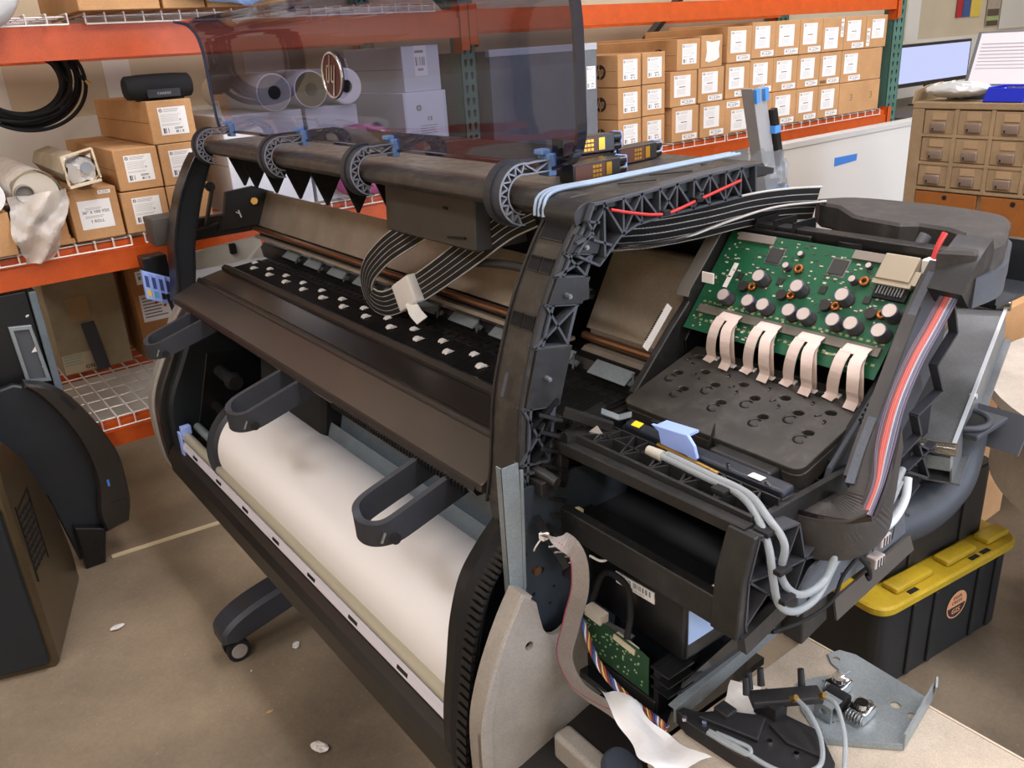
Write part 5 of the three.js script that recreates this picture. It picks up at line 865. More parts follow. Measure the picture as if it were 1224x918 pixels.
// crumpled skins: noise-displaced surfaces
function crumple(g, amp, f, s = 0) {
  g = clean(g); const p = g.attributes.position; const h = (x, y, z) => Math.sin(x * f + s) * Math.sin(y * f * 1.31 + s * 2 + x * f * 0.4) + 0.6 * Math.sin(z * f * 1.7 + y * f * 0.9 + s) + 0.45 * Math.abs(Math.sin((x + y) * f * 2.1 + z * f * 1.3));
  for (let i = 0; i < p.count; i++) { const x = p.getX(i), y = p.getY(i), z = p.getZ(i), d = h(x, y, z) * amp; p.setXYZ(i, x + d * 0.6 * Math.sin(f * y * 1.1 + s), y + d * 0.7, z + d); }
  g.deleteAttribute('normal'); g.computeVertexNormals(); return g;
}
{
  const t = thing('bagged_paper_roll', 'paper roll in a crumpled clear plastic bag hanging over the shelf edge', 'paper roll', [0.43, 1.1205, -3.3]);
  part(t, 'roll', mg(cyl([0.42, 1.295, -3.75], [0.42, 1.295, -3.085], 0.067, 0.067, 28)), std(0xcfc7b6, 0.75));
  part(t, 'core', mg(cyl([0.385, 1.302, -3.09], [0.385, 1.302, -3.06], 0.03, 0.026, 20, true), cyl([0.385, 1.302, -3.085], [0.385, 1.302, -3.08], 0.026, 0.026, 20)), std(0x8f8a80, 0.7));
  const bagM = phy(0xece6da, 0.35, { transmission: 0.45, thickness: 0, side: THREE.DoubleSide });
  const bg = new THREE.CylinderGeometry(0.073, 0.074, 0.66, 40, 24, true).rotateX(Math.PI / 2).translate(0.42, 1.295, -3.41);
  part(t, 'bag', smooth(crumple(bg, 0.006, 45, 1), 1.2), bagM, { label: 'crumpled translucent bag' });
  const tl = new THREE.PlaneGeometry(0.15, 0.3, 26, 40); const p = tl.attributes.position;
  for (let i = 0; i < p.count; i++) { const u = p.getX(i), v = p.getY(i), k = 0.5 - v / 0.3; p.setXYZ(i, 0.418 - k * 0.045 + u * (1.15 - 0.65 * k * k) + Math.sin(k * 9) * 0.006, 1.30 - k * 0.215, -3.065 + Math.sin(k * 3.1) * 0.03 + Math.cos(u * 30) * 0.012 + 0.012 * Math.sin(u * 60 + k * 8)); }
  tl.computeVertexNormals();
  part(t, 'bag_tail', smooth(crumple(tl, 0.005, 60, 3), 1.2), bagM);
  part(t, 'bag_print', mg(...[0, 1, 2, 3].map((i) => new THREE.TorusGeometry(0.078, 0.004, 4, 10, 0.34 - i * 0.04).scale(1, 1, 2).rotateZ(0.0 + i * 0.02).translate(0.42, 1.295, -3.13 - i * 0.02))), std(0x3c5a4c, 0.7), { label: 'green printed letters on bag' });
}
{
  const t = thing('torn_paper_sack', 'torn beige paper wrapper with a crumpled open end, on the big-label carton', 'paper sack', [0.56, 1.2885, -3.3]);
  const g = new THREE.CylinderGeometry(0.056, 0.052, 0.6, 7, 16, true).rotateX(Math.PI / 2).rotateZ(0.3).scale(1, 0.9, 1).translate(0.562, 1.352, -3.35);
  part(t, 'wrapper', smooth(crumple(g, 0.004, 40, 2), 0.7), std(0xd5c4a6, 0.85, { map: grain }));
  part(t, 'torn_rim', mg(bar([0.51, 1.4, -3.055], [0.605, 1.418, -3.06], 0.012, 0.006), bar([0.605, 1.418, -3.06], [0.612, 1.325, -3.055], 0.012, 0.006), bar([0.51, 1.4, -3.055], [0.515, 1.31, -3.06], 0.012, 0.006), bar([0.515, 1.305, -3.055], [0.612, 1.318, -3.055], 0.02, 0.008)), std(0xe2d2b2, 0.85));
  const pl = new THREE.PlaneGeometry(0.085, 0.085, 14, 14).translate(0.56, 1.36, -3.075);
  part(t, 'crumpled_lining', smooth(crumple(pl, 0.012, 70, 5), 0.5), std(0xeceae6, 0.4));
  part(t, 'core', cyl([0.578, 1.36, -3.09], [0.578, 1.36, -3.058], 0.018, 0.018, 16), std(0x9aa0a6, 0.5));
}
{
  const t = thing('white_paper_roll', 'bare white paper roll with a dark core beside the bagged roll', 'paper roll', [0.3, 1.121, -3.35]);
  part(t, 'roll', cyl([0.275, 1.31, -3.7], [0.275, 1.31, -3.06], 0.055, 0.055, 28), M.paper); part(t, 'core', cyl([0.275, 1.31, -3.062], [0.275, 1.31, -3.055], 0.022, 0.022, 18), M.rubber);
  part(t, 'support_box', B(0.2, 0.325, 1.121, 1.255, -3.7, -3.07, 0.003), M.kraft);
}
single('cardboard_sheets', 'stack of flat cardboard sheets under the bagged roll', 'cardboard', mg(B(0.34, 0.5, 1.121, 1.135, -3.72, -3.11), B(0.345, 0.49, 1.135, 1.15, -3.7, -3.12), B(0.35, 0.49, 1.15, 1.2, -3.7, -3.13)), M.kraft);
single('wrapped_bundle', 'white plastic-wrapped bundle on the top wire deck', 'bundle', smooth(crumple(mg(new THREE.SphereGeometry(0.17, 30, 22).translate(0.35, 2.01, -3.25), new THREE.SphereGeometry(1, 30, 22).scale(0.14, 0.15, 0.075).translate(0.375, 1.92, -2.99)), 0.008, 34, 4), 0.5), phy(0xd9dad6, 0.4, {}));
// seen through the lid
{
  const pal = 'beside the paper rolls behind the lid';
  carton('storage_box', 'tall white carton with a printed front sheet behind the lid', 1.8, 2.005, 1.1205, 1.49, ZR, 0.5, { mat: std(0xdfe3e6, 0.7), a: 0 });
  carton('storage_box', 'white carton with a hanging label strip on top of the tall white one', 1.825, 2.0, 1.491, 1.665, ZR - 0.02, 0.5, { mat: std(0xd2d6d8, 0.7) });
  part(scene.children[scene.children.length - 2], 'front_sheet', sheetZ(1.81, 1.99, 1.2, 1.488, ZR), print(canvas(180, 290, (x) => { roundel(x, 60, 60, 12, '#666', '#f4f4f4'); x.fillStyle = '#555'; x.font = 'bold 22px sans-serif'; x.fillText('CE', 96, 112); x.fillStyle = '#999'; lines(x, 60, 130, 100, 4, 10, 3); }, '#eef1f4')), { keep: true });
  part(scene.children[scene.children.length - 1], 'label_strip', sheetZ(1.88, 1.94, 1.55, 1.664, ZR - 0.02), labC, { keep: true });
  const g = carton('appliance_box', 'large grey printed box with an oval hand hole next to the brown cartons', 2.24, 2.855, 1.122, 1.625, ZR, 0.5, { mat: std(0x8a8d92, 0.7, { map: grain }) });
  const ov = new THREE.Shape(); ov.absellipse(2.52, 1.525, 0.05, 0.022, 0, 6.2832); part(g, 'hand_hole', ext(ov, 0.001, 0, 16).translate(0, 0, ZR), M.rubber);
  part(g, 'label_sheet', sheetZ(2.79, 2.845, 1.43, 1.53, ZR), labA, { keep: true });
  part(g, 'top_edge', B(2.238, 2.857, 1.6, 1.63, ZR - 0.03, ZR + 0.002, 0.003), std(0xb9bcc0, 0.6));
  part(g, 'printed_art', sheetZ(2.3, 2.62, 1.2, 1.4, ZR), std(0x6f7277, 0.7));
  carton('storage_box', 'flat white carton under the white paper roll', 1.06, 1.37, 1.1205, 1.47, ZR - 0.02, 0.6, { mat: std(0xdcdde0, 0.7) });
  carton('storage_box', 'white carton under the brown-ended roll behind the lid badge', 1.385, 1.6, 1.1205, 1.47, ZR - 0.02, 0.6, { mat: std(0xd5d7da, 0.7) });
  const rollT = (x, y, r, body, end, lab) => { const t = thing('stored_roll', lab, 'paper roll', [x, y - r, -3.4]); part(t, 'paper', cyl([x, y, -3.7], [x, y, ZR], r, r, 30), body); part(t, 'end_ring', mg(cyl([x, y, ZR], [x, y, ZR + 0.004], r * 0.93, r * 0.93, 28)), end); part(t, 'core', cyl([x, y, ZR + 0.004], [x, y, ZR + 0.008], r * 0.35, r * 0.35, 18), M.rubber); };
  rollT(1.265, 1.5365, 0.066, M.paper, std(0x9b9793, 0.7), 'white paper roll with a grey end behind the lid');
  rollT(1.41, 1.5365, 0.066, M.paper, std(0x6d6143, 0.7), 'paper roll with an olive brown end disc behind the lid');
  rollT(1.555, 1.5365, 0.066, M.paper, M.paper, 'plain white paper roll behind the round lid badge');
  single('pink_bag', 'glossy pink plastic bag on the shelf behind the lid', 'plastic bag', smooth(crumple(new THREE.SphereGeometry(0.5, 36, 24).scale(0.34, 0.28, 0.1).translate(1.56, 1.265, -3.035), 0.006, 30, 2), 0.6), phy(0xb05a86, 0.2, { clearcoat: 0.6 }));
}
// low shelf
{
  const t = thing('beige_case', 'beige carton with a dark hanging strap and green print on the low deck', 'carton', [0.565, 0.4945, -3.8]);
  part(t, 'body', B(0.43, 0.7, 0.4945, 0.985, -3.92, -3.7, 0.004), std(0xbfae8c, 0.8, { map: grain }));
  part(t, 'tape_patch', B(0.5, 0.58, 0.71, 0.81, -3.7, -3.6985), std(0xa98c62, 0.6));
  part(t, 'strap', bar([0.56, 0.7, -3.69], [0.575, 0.5, -3.66], 0.006, 0.05, [1, 0, 0]), M.charcoal);
  part(t, 'printing', sheetZ(0.435, 0.555, 0.5, 0.58, -3.7), print(canvas(128, 96, (x) => { x.fillStyle = '#5fa593'; lines(x, 8, 8, 90, 4, 14, 4); x.fillStyle = '#3a3a34'; x.font = 'bold 26px sans-serif'; x.fillText('ON', 84, 86); }, '#bfae8c')), { keep: true });
  const k = carton('carton', 'dark brown carton with a printed white sheet on the low deck', 0.745, 0.98, 0.4945, 0.95, -3.64, 0.3, { mat: M.kraftDark });
  part(k, 'label_sheet', sheetZ(0.765, 0.885, 0.66, 0.775, -3.64), print(canvas(128, 128, (x) => { x.fillStyle = '#555'; lines(x, 10, 14, 100, 7, 15, 5); x.fillStyle = '#a33'; x.fillRect(60, 40, 12, 12); x.fillRect(96, 60, 12, 12); }, '#e4e1da')), { keep: true });
  part(k, 'upper_label', sheetZ(0.77, 0.86, 0.82, 0.875, -3.64), labC, { keep: true });
  const b = thing('equipment_case', 'tall black equipment case with a small framed grey window, standing on the low deck', 'case', [0.2, 0.4945, -3.2]);
  part(b, 'body', B(-0.1, 0.32, 0.4945, 0.995, -3.4, -3.115, 0.006), M.black);
  part(b, 'side_panel', B(0.322, 0.345, 0.4945, 0.99, -3.42, -3.1, 0.003), M.blueGrey);
  for (let i = 0; i < 5; i++) part(b, 'rivet', cyl([0.3, 0.55 + i * 0.09, -3.115], [0.305, 0.555 + i * 0.09, -3.108], 0.004, 0.003, 8), M.white);
  const w = part(b, 'window_frame', exZ(shape([[0.238, 0.89], [0.305, 0.882], [0.318, 0.68], [0.245, 0.69]], [[[0.248, 0.878], [0.297, 0.872], [0.306, 0.693], [0.253, 0.702]]]), -3.115, -3.1, 0.002), M.zinc);
  part(w, 'panel', exZ([[0.247, 0.88], [0.298, 0.873], [0.307, 0.692], [0.252, 0.7]], -3.114, -3.108), std(0x4e5256, 0.5));
  part(w, 'paper_tab', exZ([[0.283, 0.79], [0.3, 0.81], [0.304, 0.79]], -3.106, -3.105), M.white);
}
// ================= left foreground =================
{
  const t = thing('black_cabinet_cover', 'big black moulded cover with a slotted vent on the floor, warm reflection painted in', 'cover', [0, 0, -2.75]);
  const d = V(0.182, 0, -0.553).normalize();                                 // right-hand side runs back at an angle
  const prof = [[0, 0], [0.48, 0], [0.485, 0.13], [0.43, 0.33], [0.27, 0.58], [0.13, 0.7], [0.06, 0.715], [0.02, 0.69], [0, 0.6]];
  const F = basis(d, [0, 1, 0], d.clone().cross(V(0, 1, 0)), [0.068, 0, -2.497]);
  part(t, 'shell', on(F, smooth(ext(shape(prof), 0.5, 0.012), 0.4).translate(0, 0, -0.5)).applyMatrix4(new THREE.Matrix4()), phy(0x54442a, 0.35, { map: grain, clearcoat: 0.5, clearcoatRoughness: 0.3 }));  // brown base colour holds the warm reflection seen on this glossy black side
  const vents = []; for (let i = 0; i < 9; i++) for (let k = 0; k < 4; k++) vents.push(B(0.06 + k * 0.035, 0.085 + k * 0.035, 0.3 + i * 0.022 - k * 0.004, 0.31 + i * 0.022 - k * 0.004, -0.0015, 0.0025));
  vents.length && vents.forEach((g) => part(t, 'vent_slot', on(F, g), M.rubber));
  part(t, 'vent_frame', on(F, mg(B(0.045, 0.05, 0.27, 0.52, 0, 0.003), B(0.2, 0.205, 0.26, 0.5, 0, 0.003), B(0.045, 0.205, 0.5, 0.505, 0, 0.003))), M.black);
  part(t, 'front_panel', on(F, mg(B(-0.02, 0.004, 0.02, 0.55, -0.49, -0.02, 0.012))), std(0x23292e, 0.45, { map: grain }));
}
{
  const t = thing('curved_end_cover', 'curved black end cover leaning on the floor before the low deck', 'cover', [0.32, 0, -3.0]);
  const outE = spl([[0.23, 0.725], [0.3, 0.69], [0.364, 0.611], [0.419, 0.487], [0.4456, 0.39], [0.448, 0.3], [0.443, 0.204], [0.423, 0.133]], 26), inE = spl([[0.343, 0.118], [0.335, 0.19], [0.355, 0.3], [0.352, 0.4], [0.33, 0.51], [0.296, 0.6], [0.25, 0.685], [0.225, 0.71]], 26);
  part(t, 'rim', smooth(exZ([...outE, ...inE], -3.06, -2.99, 0.008), 0.5), phy(0x2c2621, 0.4, { map: grain, clearcoat: 0.5, clearcoatRoughness: 0.35 }));
  part(t, 'inner_shell', smooth(exZ([[0.1, 0.7], [0.2, 0.715], [0.26, 0.69], [0.33, 0.6], [0.375, 0.51], [0.395, 0.4], [0.395, 0.3], [0.38, 0.15], [0.31, 0.03], [0.24, 0.02], [0.2, 0.3], [0.1, 0.4]], -3.075, -3.04, 0.006), 0.5), std(0x262b30, 0.45, { map: grain }));
  part(t, 'foot_block', smooth(mg(exZ([[0.25, 0.0], [0.315, 0.0], [0.345, 0.13], [0.25, 0.17]], -3.05, -3.0, 0.004)), 0.4), M.black);
  part(t, 'tape_bit', B(0.385, 0.392, 0.29, 0.315, -2.99, -2.9885), M.blueTape);
  part(t, 'slot', bar([0.32, 0.655, -2.989], [0.35, 0.6, -2.989], 0.012, 0.002, [0, 0, 1]), M.rubber); part(t, 'slot', B(0.38, 0.43, 0.225, 0.228, -2.99, -2.9885), M.rubber);
}
single('wood_strip', 'thin pale wooden strip lying on the concrete', 'stick', bar([0.34, 0.004, -3.02], [0.86, 0.004, -2.97], 0.014, 0.008), std(0xd9c7a0, 0.8));
[[0.248, -2.564, 0.022, 'flat white chip on the bare floor'], [0.65, -2.094, 0.018, 'crumpled white paper scrap beside the printer caster'], [0.53, -1.673, 0.028, 'long torn white scrap on the floor under the printer beam'], [0.481, -1.885, 0.01, 'small tan chip on the floor'], [0.503, -2.08, 0.005, 'tiny white crumb by the caster']].forEach(([x, z, r, l], i) => single('floor_scrap', l, 'scrap', crumple(new THREE.SphereGeometry(r, 12, 8).scale(1, 0.18, 0.6).rotateY(i).translate(x, r * 0.3, z), 0.005, 190, i), i === 3 ? std(0xb99a6a, 0.8) : std(0xd8d4cc, 0.8), 'scraps on the floor'));

// ================= right-hand background =================
{
  const t = thing('white_panel_board', 'large white board standing behind the printer with a strip of blue tape', 'board', [4.0, 0, -2.53]);
  part(t, 'panel', B(3.3, 4.75, 0, 1.105, -2.56, -2.5, 0.003), std(0xd8d6cf, 0.6));
  part(t, 'top_rail', B(3.3, 4.75, 1.105, 1.135, -2.565, -2.495, 0.004), std(0xc9c8c3, 0.5));
  part(t, 'blue_tape', exZ([[3.912, 0.975], [4.107, 0.982], [4.11, 1.016], [3.91, 1.018]], -2.5, -2.4985), M.blueTape);
}
{
  const t = thing('leaning_profile', 'grey metal channel bundled with a black strip and blue tape, leaning upright', 'metal profile', [2.6, 0, -1.8]);
  const X0 = (y) => 2.79 - 0.295 * y;
  part(t, 'channel', mg(bar([X0(0), 0.005, -1.8], [X0(1.47), 1.47, -1.8], 0.06, 0.006, [0, 0, 1]), bar([X0(0) - 0.03, 0.005, -1.82], [X0(1.47) - 0.03, 1.47, -1.82], 0.006, 0.045, [0, 0, 1])), std(0xb4b4b2, 0.45, { metalness: 0.3 }));
  part(t, 'black_strip', bar([X0(0) + 0.055, 0.005, -1.79], [X0(1.4) + 0.047, 1.4, -1.79], 0.022, 0.02, [0, 0, 1]), M.black);
  for (const y of [1.45, 1.335, 1.125]) part(t, 'blue_tape', y > 1.4 ? mg(bar([X0(y) - 0.02, y - 0.025, -1.79], [X0(y) - 0.027, y + 0.018, -1.79], 0.018, 0.012, [0, 0, 1]), bar([X0(y) + 0.024, y - 0.02, -1.79], [X0(y) + 0.018, y + 0.018, -1.79], 0.018, 0.012, [0, 0, 1])) : bar([X0(y) + (y < 1.2 ? 0.02 : 0.045), y - 0.012, -1.79], [X0(y) + (y < 1.2 ? 0.018 : 0.043), y + 0.012, -1.79], y < 1.2 ? 0.085 : 0.03, 0.026, [0, 0, 1]), std(0x4f94dc, 0.6));
  part(t, 'plastic_wrap', smooth(crumple(new THREE.CylinderGeometry(0.05, 0.075, 0.34, 20, 18, true).translate(2.42, 1.1, -1.79), 0.012, 40, 3), 0.5), phy(0xdadfe2, 0.15, { transmission: 0.8, thickness: 0 }));
}
{
  const xf = 3.2, t = thing('parts_cabinet', 'tan steel small-parts drawer cabinet with orange brown drawers below', 'cabinet', [3.55, 0, -1.2]);
  const zs = [-1.687, -1.56, -1.432, -1.304, -1.176, -1.048, -0.92], ys = [[1.245, 1.328], [1.146, 1.232], [1.055, 1.134]];
  part(t, 'carcass', mg(B(3.216, 3.9, 0, 1.335, -1.734, -0.78), B(xf, 3.9, 1.333, 1.357, -1.736, -0.775, 0.004), B(xf, 3.216, 0, 1.333, -1.734, -1.69), ...zs.slice(1).map((z) => B(xf, 3.216, 1.04, 1.333, z - 0.014, z)), ...[1.24, 1.139, 1.045, 0.9, 0.76].map((y) => B(xf + 0.0008, 3.217, y - 0.006, y + 0.005, -1.695, -0.785))), M.tan);
  part(t, 'side_gusset', exZ([[3.2, 1.35], [3.215, 1.395], [3.3, 1.41], [3.41, 1.415], [3.41, 1.35]], -1.742, -1.736), M.tan);
  for (const [y0, y1] of ys) for (const z of zs) {
    const d = part(t, 'drawer', mg(B(xf + 0.004, xf + 0.016, y0, y1, z, z + 0.112, 0.002)), M.tan);
    part(d, 'card_holder', mg(B(xf + 0.001, xf + 0.005, y1 - 0.034, y1 - 0.008, z + 0.03, z + 0.082, 0.001)), std(0xa88d6b, 0.5));
    part(d, 'pull', smooth(mg(B(xf - 0.006, xf + 0.005, y0 + 0.008, y0 + 0.042, z + 0.028, z + 0.084, 0.004)), 0.5), std(0x8d7b6c, 0.4, { metalness: 0.3 }));
    part(d, 'painted_pull_shade', B(xf - 0.0065, xf - 0.005, y0 + 0.013, y0 + 0.022, z + 0.036, z + 0.042), M.rubber);  // dark block painted in for the shade at the drawer pull
  }
  for (const [y0, y1] of [[0.905, 1.033], [0.765, 0.888]]) for (let i = 0; i < 4; i++) { const z = -1.688 + i * 0.245, d = part(t, 'drawer', B(xf + 0.003, xf + 0.016, y0, y1, z, z + 0.23, 0.002), std(0xb9712f, 0.55, { map: grain }), { label: 'orange brown drawer' }); part(d, 'finger_hole', cyl([xf + 0.0015, y1 - 0.018, z + 0.113], [xf + 0.004, y1 - 0.018, z + 0.113], 0.009, 0.009, 14), M.rubber); }
}
{
  const t = thing('laptop', 'open grey laptop showing a white page on the parts cabinet', 'laptop', [3.6, 1.358, -1.55]);
  part(t, 'base', B(3.42, 3.68, 1.3578, 1.375, -1.8, -1.42, 0.004), std(0x5b6068, 0.5));
  part(t, 'keyboard', B(3.45, 3.6, 1.375, 1.377, -1.77, -1.45), M.charcoal);
  const l = part(t, 'screen_lid', bar([3.735, 1.475, -1.8], [3.735, 1.475, -1.42], 0.012, 0.22, [0.35, 1, 0], 0.004), std(0x70767c, 0.4));
  part(l, 'display', bar([3.727, 1.478, -1.783], [3.727, 1.478, -1.437], 0.004, 0.2, [0.35, 1, 0]), std(0xe9e6ea, 0.4, { emissive: 0xe8e4ea, emissiveIntensity: 0.1 }));
  const pr = []; for (let i = 0; i < 9; i++) pr.push(bar([3.7245 + (0.055 - i * 0.013) * 0.33, 1.533 - i * 0.013, -1.77], [3.7245 + (0.055 - i * 0.013) * 0.33, 1.533 - i * 0.013, -1.77 + 0.2 + rnd() * 0.12], 0.001, 0.003, [0.35, 1, 0]));
  part(l, 'page_text', mg(pr), std(0xb4b0b8, 0.6));
}
{
  const t = thing('blue_bin', 'small royal blue plastic bin of hardware on the parts cabinet', 'bin', [3.26, 1.3578, -1.43]);
  part(t, 'bin', smooth(mg(exX([[-1.492, 1.3578], [-1.36, 1.3578], [-1.35, 1.405], [-1.475, 1.405]], 3.215, 3.219), exX([[-1.492, 1.3578], [-1.36, 1.3578], [-1.35, 1.41], [-1.475, 1.41]], 3.32, 3.324), B(3.215, 3.324, 1.3578, 1.36, -1.49, -1.36), bar([3.27, 1.36, -1.49], [3.27, 1.408, -1.474], 0.108, 0.004, [0, 0, 1]), bar([3.27, 1.36, -1.36], [3.27, 1.408, -1.35], 0.108, 0.004, [0, 0, 1])), 0.3), std(0x2636c8, 0.4));
  const hw = []; for (let i = 0; i < 24; i++) hw.push(bar([3.235 + rnd() * 0.07, 1.385 + rnd() * 0.02, -1.47 + rnd() * 0.1], [3.235 + rnd() * 0.07, 1.385 + rnd() * 0.02, -1.47 + rnd() * 0.1], 0.004, 0.004));
  part(t, 'hardware', mg(hw), M.steel, { kind: 'stuff' });
}
single('hardware_bag', 'clear bag of small hardware lying along the cabinet top', 'bag', smooth(crumple(new THREE.SphereGeometry(0.5, 30, 18).scale(0.12, 0.055, 0.23).translate(3.27, 1.396, -1.615), 0.007, 110, 2), 0.4), phy(0xc9ccc8, 0.25, { clearcoat: 0.5 }));
single('flat_tray', 'flat grey tray lying behind the hardware bag', 'tray', mg(B(3.335, 3.41, 1.3578, 1.4, -1.68, -1.505, 0.002)), M.blueGrey);
{
  const t = thing('workbench', 'dark workbench against the back wall carrying two monitors', 'workbench', [6.7, 0, -3.6]);
  part(t, 'top', B(5.75, 8.4, 0.98, 1.02, -4.0, -3.15, 0.004), std(0x5a5348, 0.6));
  for (const [x, z] of [[5.8, -3.95], [8.35, -3.95], [5.8, -3.2], [8.35, -3.2]]) part(t, 'leg', B(x - 0.03, x + 0.03, 0, 0.98, z - 0.03, z + 0.03), M.black);
  const mon = (x0, x1, y0, y1, col, lab) => { const m = thing('monitor', lab, 'monitor', [(x0 + x1) / 2, 1.02, -3.55], 'monitors on the workbench'); part(m, 'bezel', B(x0, x1, y0, y1, -3.54, -3.505, 0.004), M.black); part(m, 'screen', B(x0 + 0.02, x1 - 0.02, y0 + 0.03, y1 - 0.02, -3.505, -3.503), std(0x0a0a10, 0.3, { emissive: col, emissiveIntensity: 0.75 })); part(m, 'stand', mg(B((x0 + x1) / 2 - 0.03, (x0 + x1) / 2 + 0.03, 1.02, y0 + 0.1, -3.56, -3.54), B((x0 + x1) / 2 - 0.12, (x0 + x1) / 2 + 0.12, 1.02, 1.03, -3.62, -3.48, 0.003)), M.black); };
  mon(6.18, 7.24, 1.17, 1.47, 0xb4bdf0, 'wide monitor with a pale blue screen right of the green post');
  mon(5.6, 6.1, 1.18, 1.46, 0x9a90ea, 'monitor with a violet screen half hidden by the green post');
}
[[8.09, 8.19, 0xb5282c, 'red'], [8.2, 8.33, 0x41598f, 'blue'], [8.34, 8.52, 0xe3c552, 'yellow']].forEach(([x0, x1, c, n]) => single('wall_streamer', `${n} paper streamer hanging on the drywall`, 'streamer', B(x0, x1, 1.625, 2.1, ZB + 0.012, ZB + 0.014), std(c, 0.7), 'streamers on the back wall'));
{
  const t = thing('wall_notice', 'small picture notice pinned on the drywall', 'notice', [8.78, 1.54, ZB + 0.015]);
  part(t, 'sheet', B(8.65, 8.9, 1.53, 1.95, ZB + 0.012, ZB + 0.015), M.cream); part(t, 'photo', B(8.66, 8.88, 1.62, 1.68, ZB + 0.015, ZB + 0.017), std(0x5d4d40, 0.6)); part(t, 'green_line', B(8.66, 8.88, 1.585, 1.605, ZB + 0.015, ZB + 0.017), std(0x9ec95a, 0.6)); part(t, 'photo', B(8.66, 8.88, 1.535, 1.58, ZB + 0.015, ZB + 0.017), std(0x54463a, 0.6));
  single('wall_chart', 'pale wall chart beside the picture notice', 'chart', B(8.92, 9.5, 1.5, 2.0, ZB + 0.012, ZB + 0.015), std(0xd9d6c9, 0.7));
}
// totes, round table, cartons on the right
{
  const yaw = basis(V(0.993, 0, 0.115).normalize(), [0, 1, 0], V(-0.115, 0, 0.993).normalize(), [1.72, 0, -0.86]);
  const W = (g) => g.applyMatrix4(yaw);
  const t = thing('storage_tote', 'black storage tote with a yellow lid and a round orange sticker', 'tote', [2.0, 0, -1.0]);
  const R = (x0, x1, z0, z1, r) => { const s = new THREE.Shape(); s.moveTo(x0 + r, z0); s.lineTo(x1 - r, z0); s.quadraticCurveTo(x1, z0, x1, z0 + r); s.lineTo(x1, z1 - r); s.quadraticCurveTo(x1, z1, x1 - r, z1); s.lineTo(x0 + r, z1); s.quadraticCurveTo(x0, z1, x0, z1 - r); s.lineTo(x0, z0 + r); s.quadraticCurveTo(x0, z0, x0 + r, z0); return s; };
  const toteM = std(0x2a2b2a, 0.5, { map: grain });
  part(t, 'tub', W(smooth(exY(R(0.02, 0.58, -0.4, -0.015, 0.05), 0, 0.25, 0.004), 0.5)), toteM);
  for (const x of [0.14, 0.23, 0.42, 0.5]) part(t, 'rib', W(B(x, x + 0.018, 0.01, 0.24, -0.018, -0.007, 0.004)), toteM);
  const lid = part(t, 'lid', W(smooth(mg(exY(R(0, 0.6, -0.42, 0, 0.06), 0.25, 0.278, 0.006), B(0.09, 0.24, 0.278, 0.296, -0.075, -0.03, 0.006), B(0.3, 0.43, 0.278, 0.296, -0.075, -0.03, 0.006), B(0.48, 0.58, 0.278, 0.296, -0.075, -0.03, 0.006)), 0.5)), M.yellow, { label: 'yellow lid' });
  for (const [x, y] of [[0.14, 0.278], [0.4, 0.278], [0.45, 0.278]]) part(lid, 'lid_slot', W(B(x - 0.018, x + 0.018, y - 0.001, y + 0.0012, -0.026, -0.012, 0.0005)), M.rubber);
  const st = print(canvas(128, 128, (x) => { x.fillStyle = '#e0a070'; x.beginPath(); x.arc(64, 64, 62, 0, 7); x.fill(); x.fillStyle = '#3a2a22'; x.beginPath(); x.arc(64, 64, 56, 0.1, 3.04); x.fill(); x.font = 'bold 22px sans-serif'; x.textAlign = 'center'; x.fillText('DEER', 64, 36); x.fillText('CREEK', 64, 58); x.fillStyle = '#e0a070'; x.font = 'bold 34px sans-serif'; x.fillText('GIS', 64, 104); }, '#2a2b2a'));
  const ds = new THREE.CircleGeometry(0.045, 30).translate(0.345, 0.15, -0.0135); part(t, 'round_sticker', W(clean(ds)), st, { keep: true, label: 'round orange and brown sticker' });
  const u = thing('storage_tote', 'second black tote nested on the yellow lid', 'tote', [2.0, 0.28, -1.05]);
  part(u, 'tub', W(smooth(exY(R(0.06, 0.56, -0.4, -0.085, 0.05), 0.2785, 0.5, 0.004), 0.5)), toteM);
  for (const x of [0.2, 0.42]) part(u, 'rib', W(B(x, x + 0.014, 0.29, 0.49, -0.088, -0.078, 0.003)), toteM);
  part(u, 'paper_note', W(B(0.27, 0.37, 0.39, 0.48, -0.0845, -0.083)), std(0xcfc187, 0.7), { label: 'pale yellow note' });
}
{
  const t = thing('round_table', 'cream round-topped table beside the totes', 'table', [2.42, 0, -0.42]);
  part(t, 'top', smooth(cyl([2.42, 0.76, -0.42], [2.42, 0.785, -0.42], 0.54, 0.54, 64), 0.5), std(0xe2d6c4, 0.6, { map: grain }));
  part(t, 'apron', mg(new THREE.CylinderGeometry(0.5, 0.5, 0.17, 64, 1, true).translate(2.42, 0.61, -0.42)), std(0xcfc0aa, 0.7, { map: grain }));
  part(t, 'bracket', mg(...[0, 1, 2, 3].map((i) => bar([2.42, 0.75, -0.42], [2.42 + Math.cos(i * 1.57 + 0.3) * 0.49, 0.72, -0.42 + Math.sin(i * 1.57 + 0.3) * 0.49], 0.03, 0.06))), M.black);
  part(t, 'pedestal', mg(cyl([2.42, 0.02, -0.42], [2.42, 0.76, -0.42], 0.05), cyl([2.42, 0, -0.42], [2.42, 0.03, -0.42], 0.28, 0.26, 32)), M.black);
}
carton('carton', 'plain brown carton standing behind the round table', 2.46, 2.9, 0, 0.8, -1.08, 0.35, {});
single('floor_clip', 'small black clip lying on the floor by the tote', 'clip', B(2.36, 2.38, 0, 0.01, -0.72, -0.62, 0.003), M.rubber);

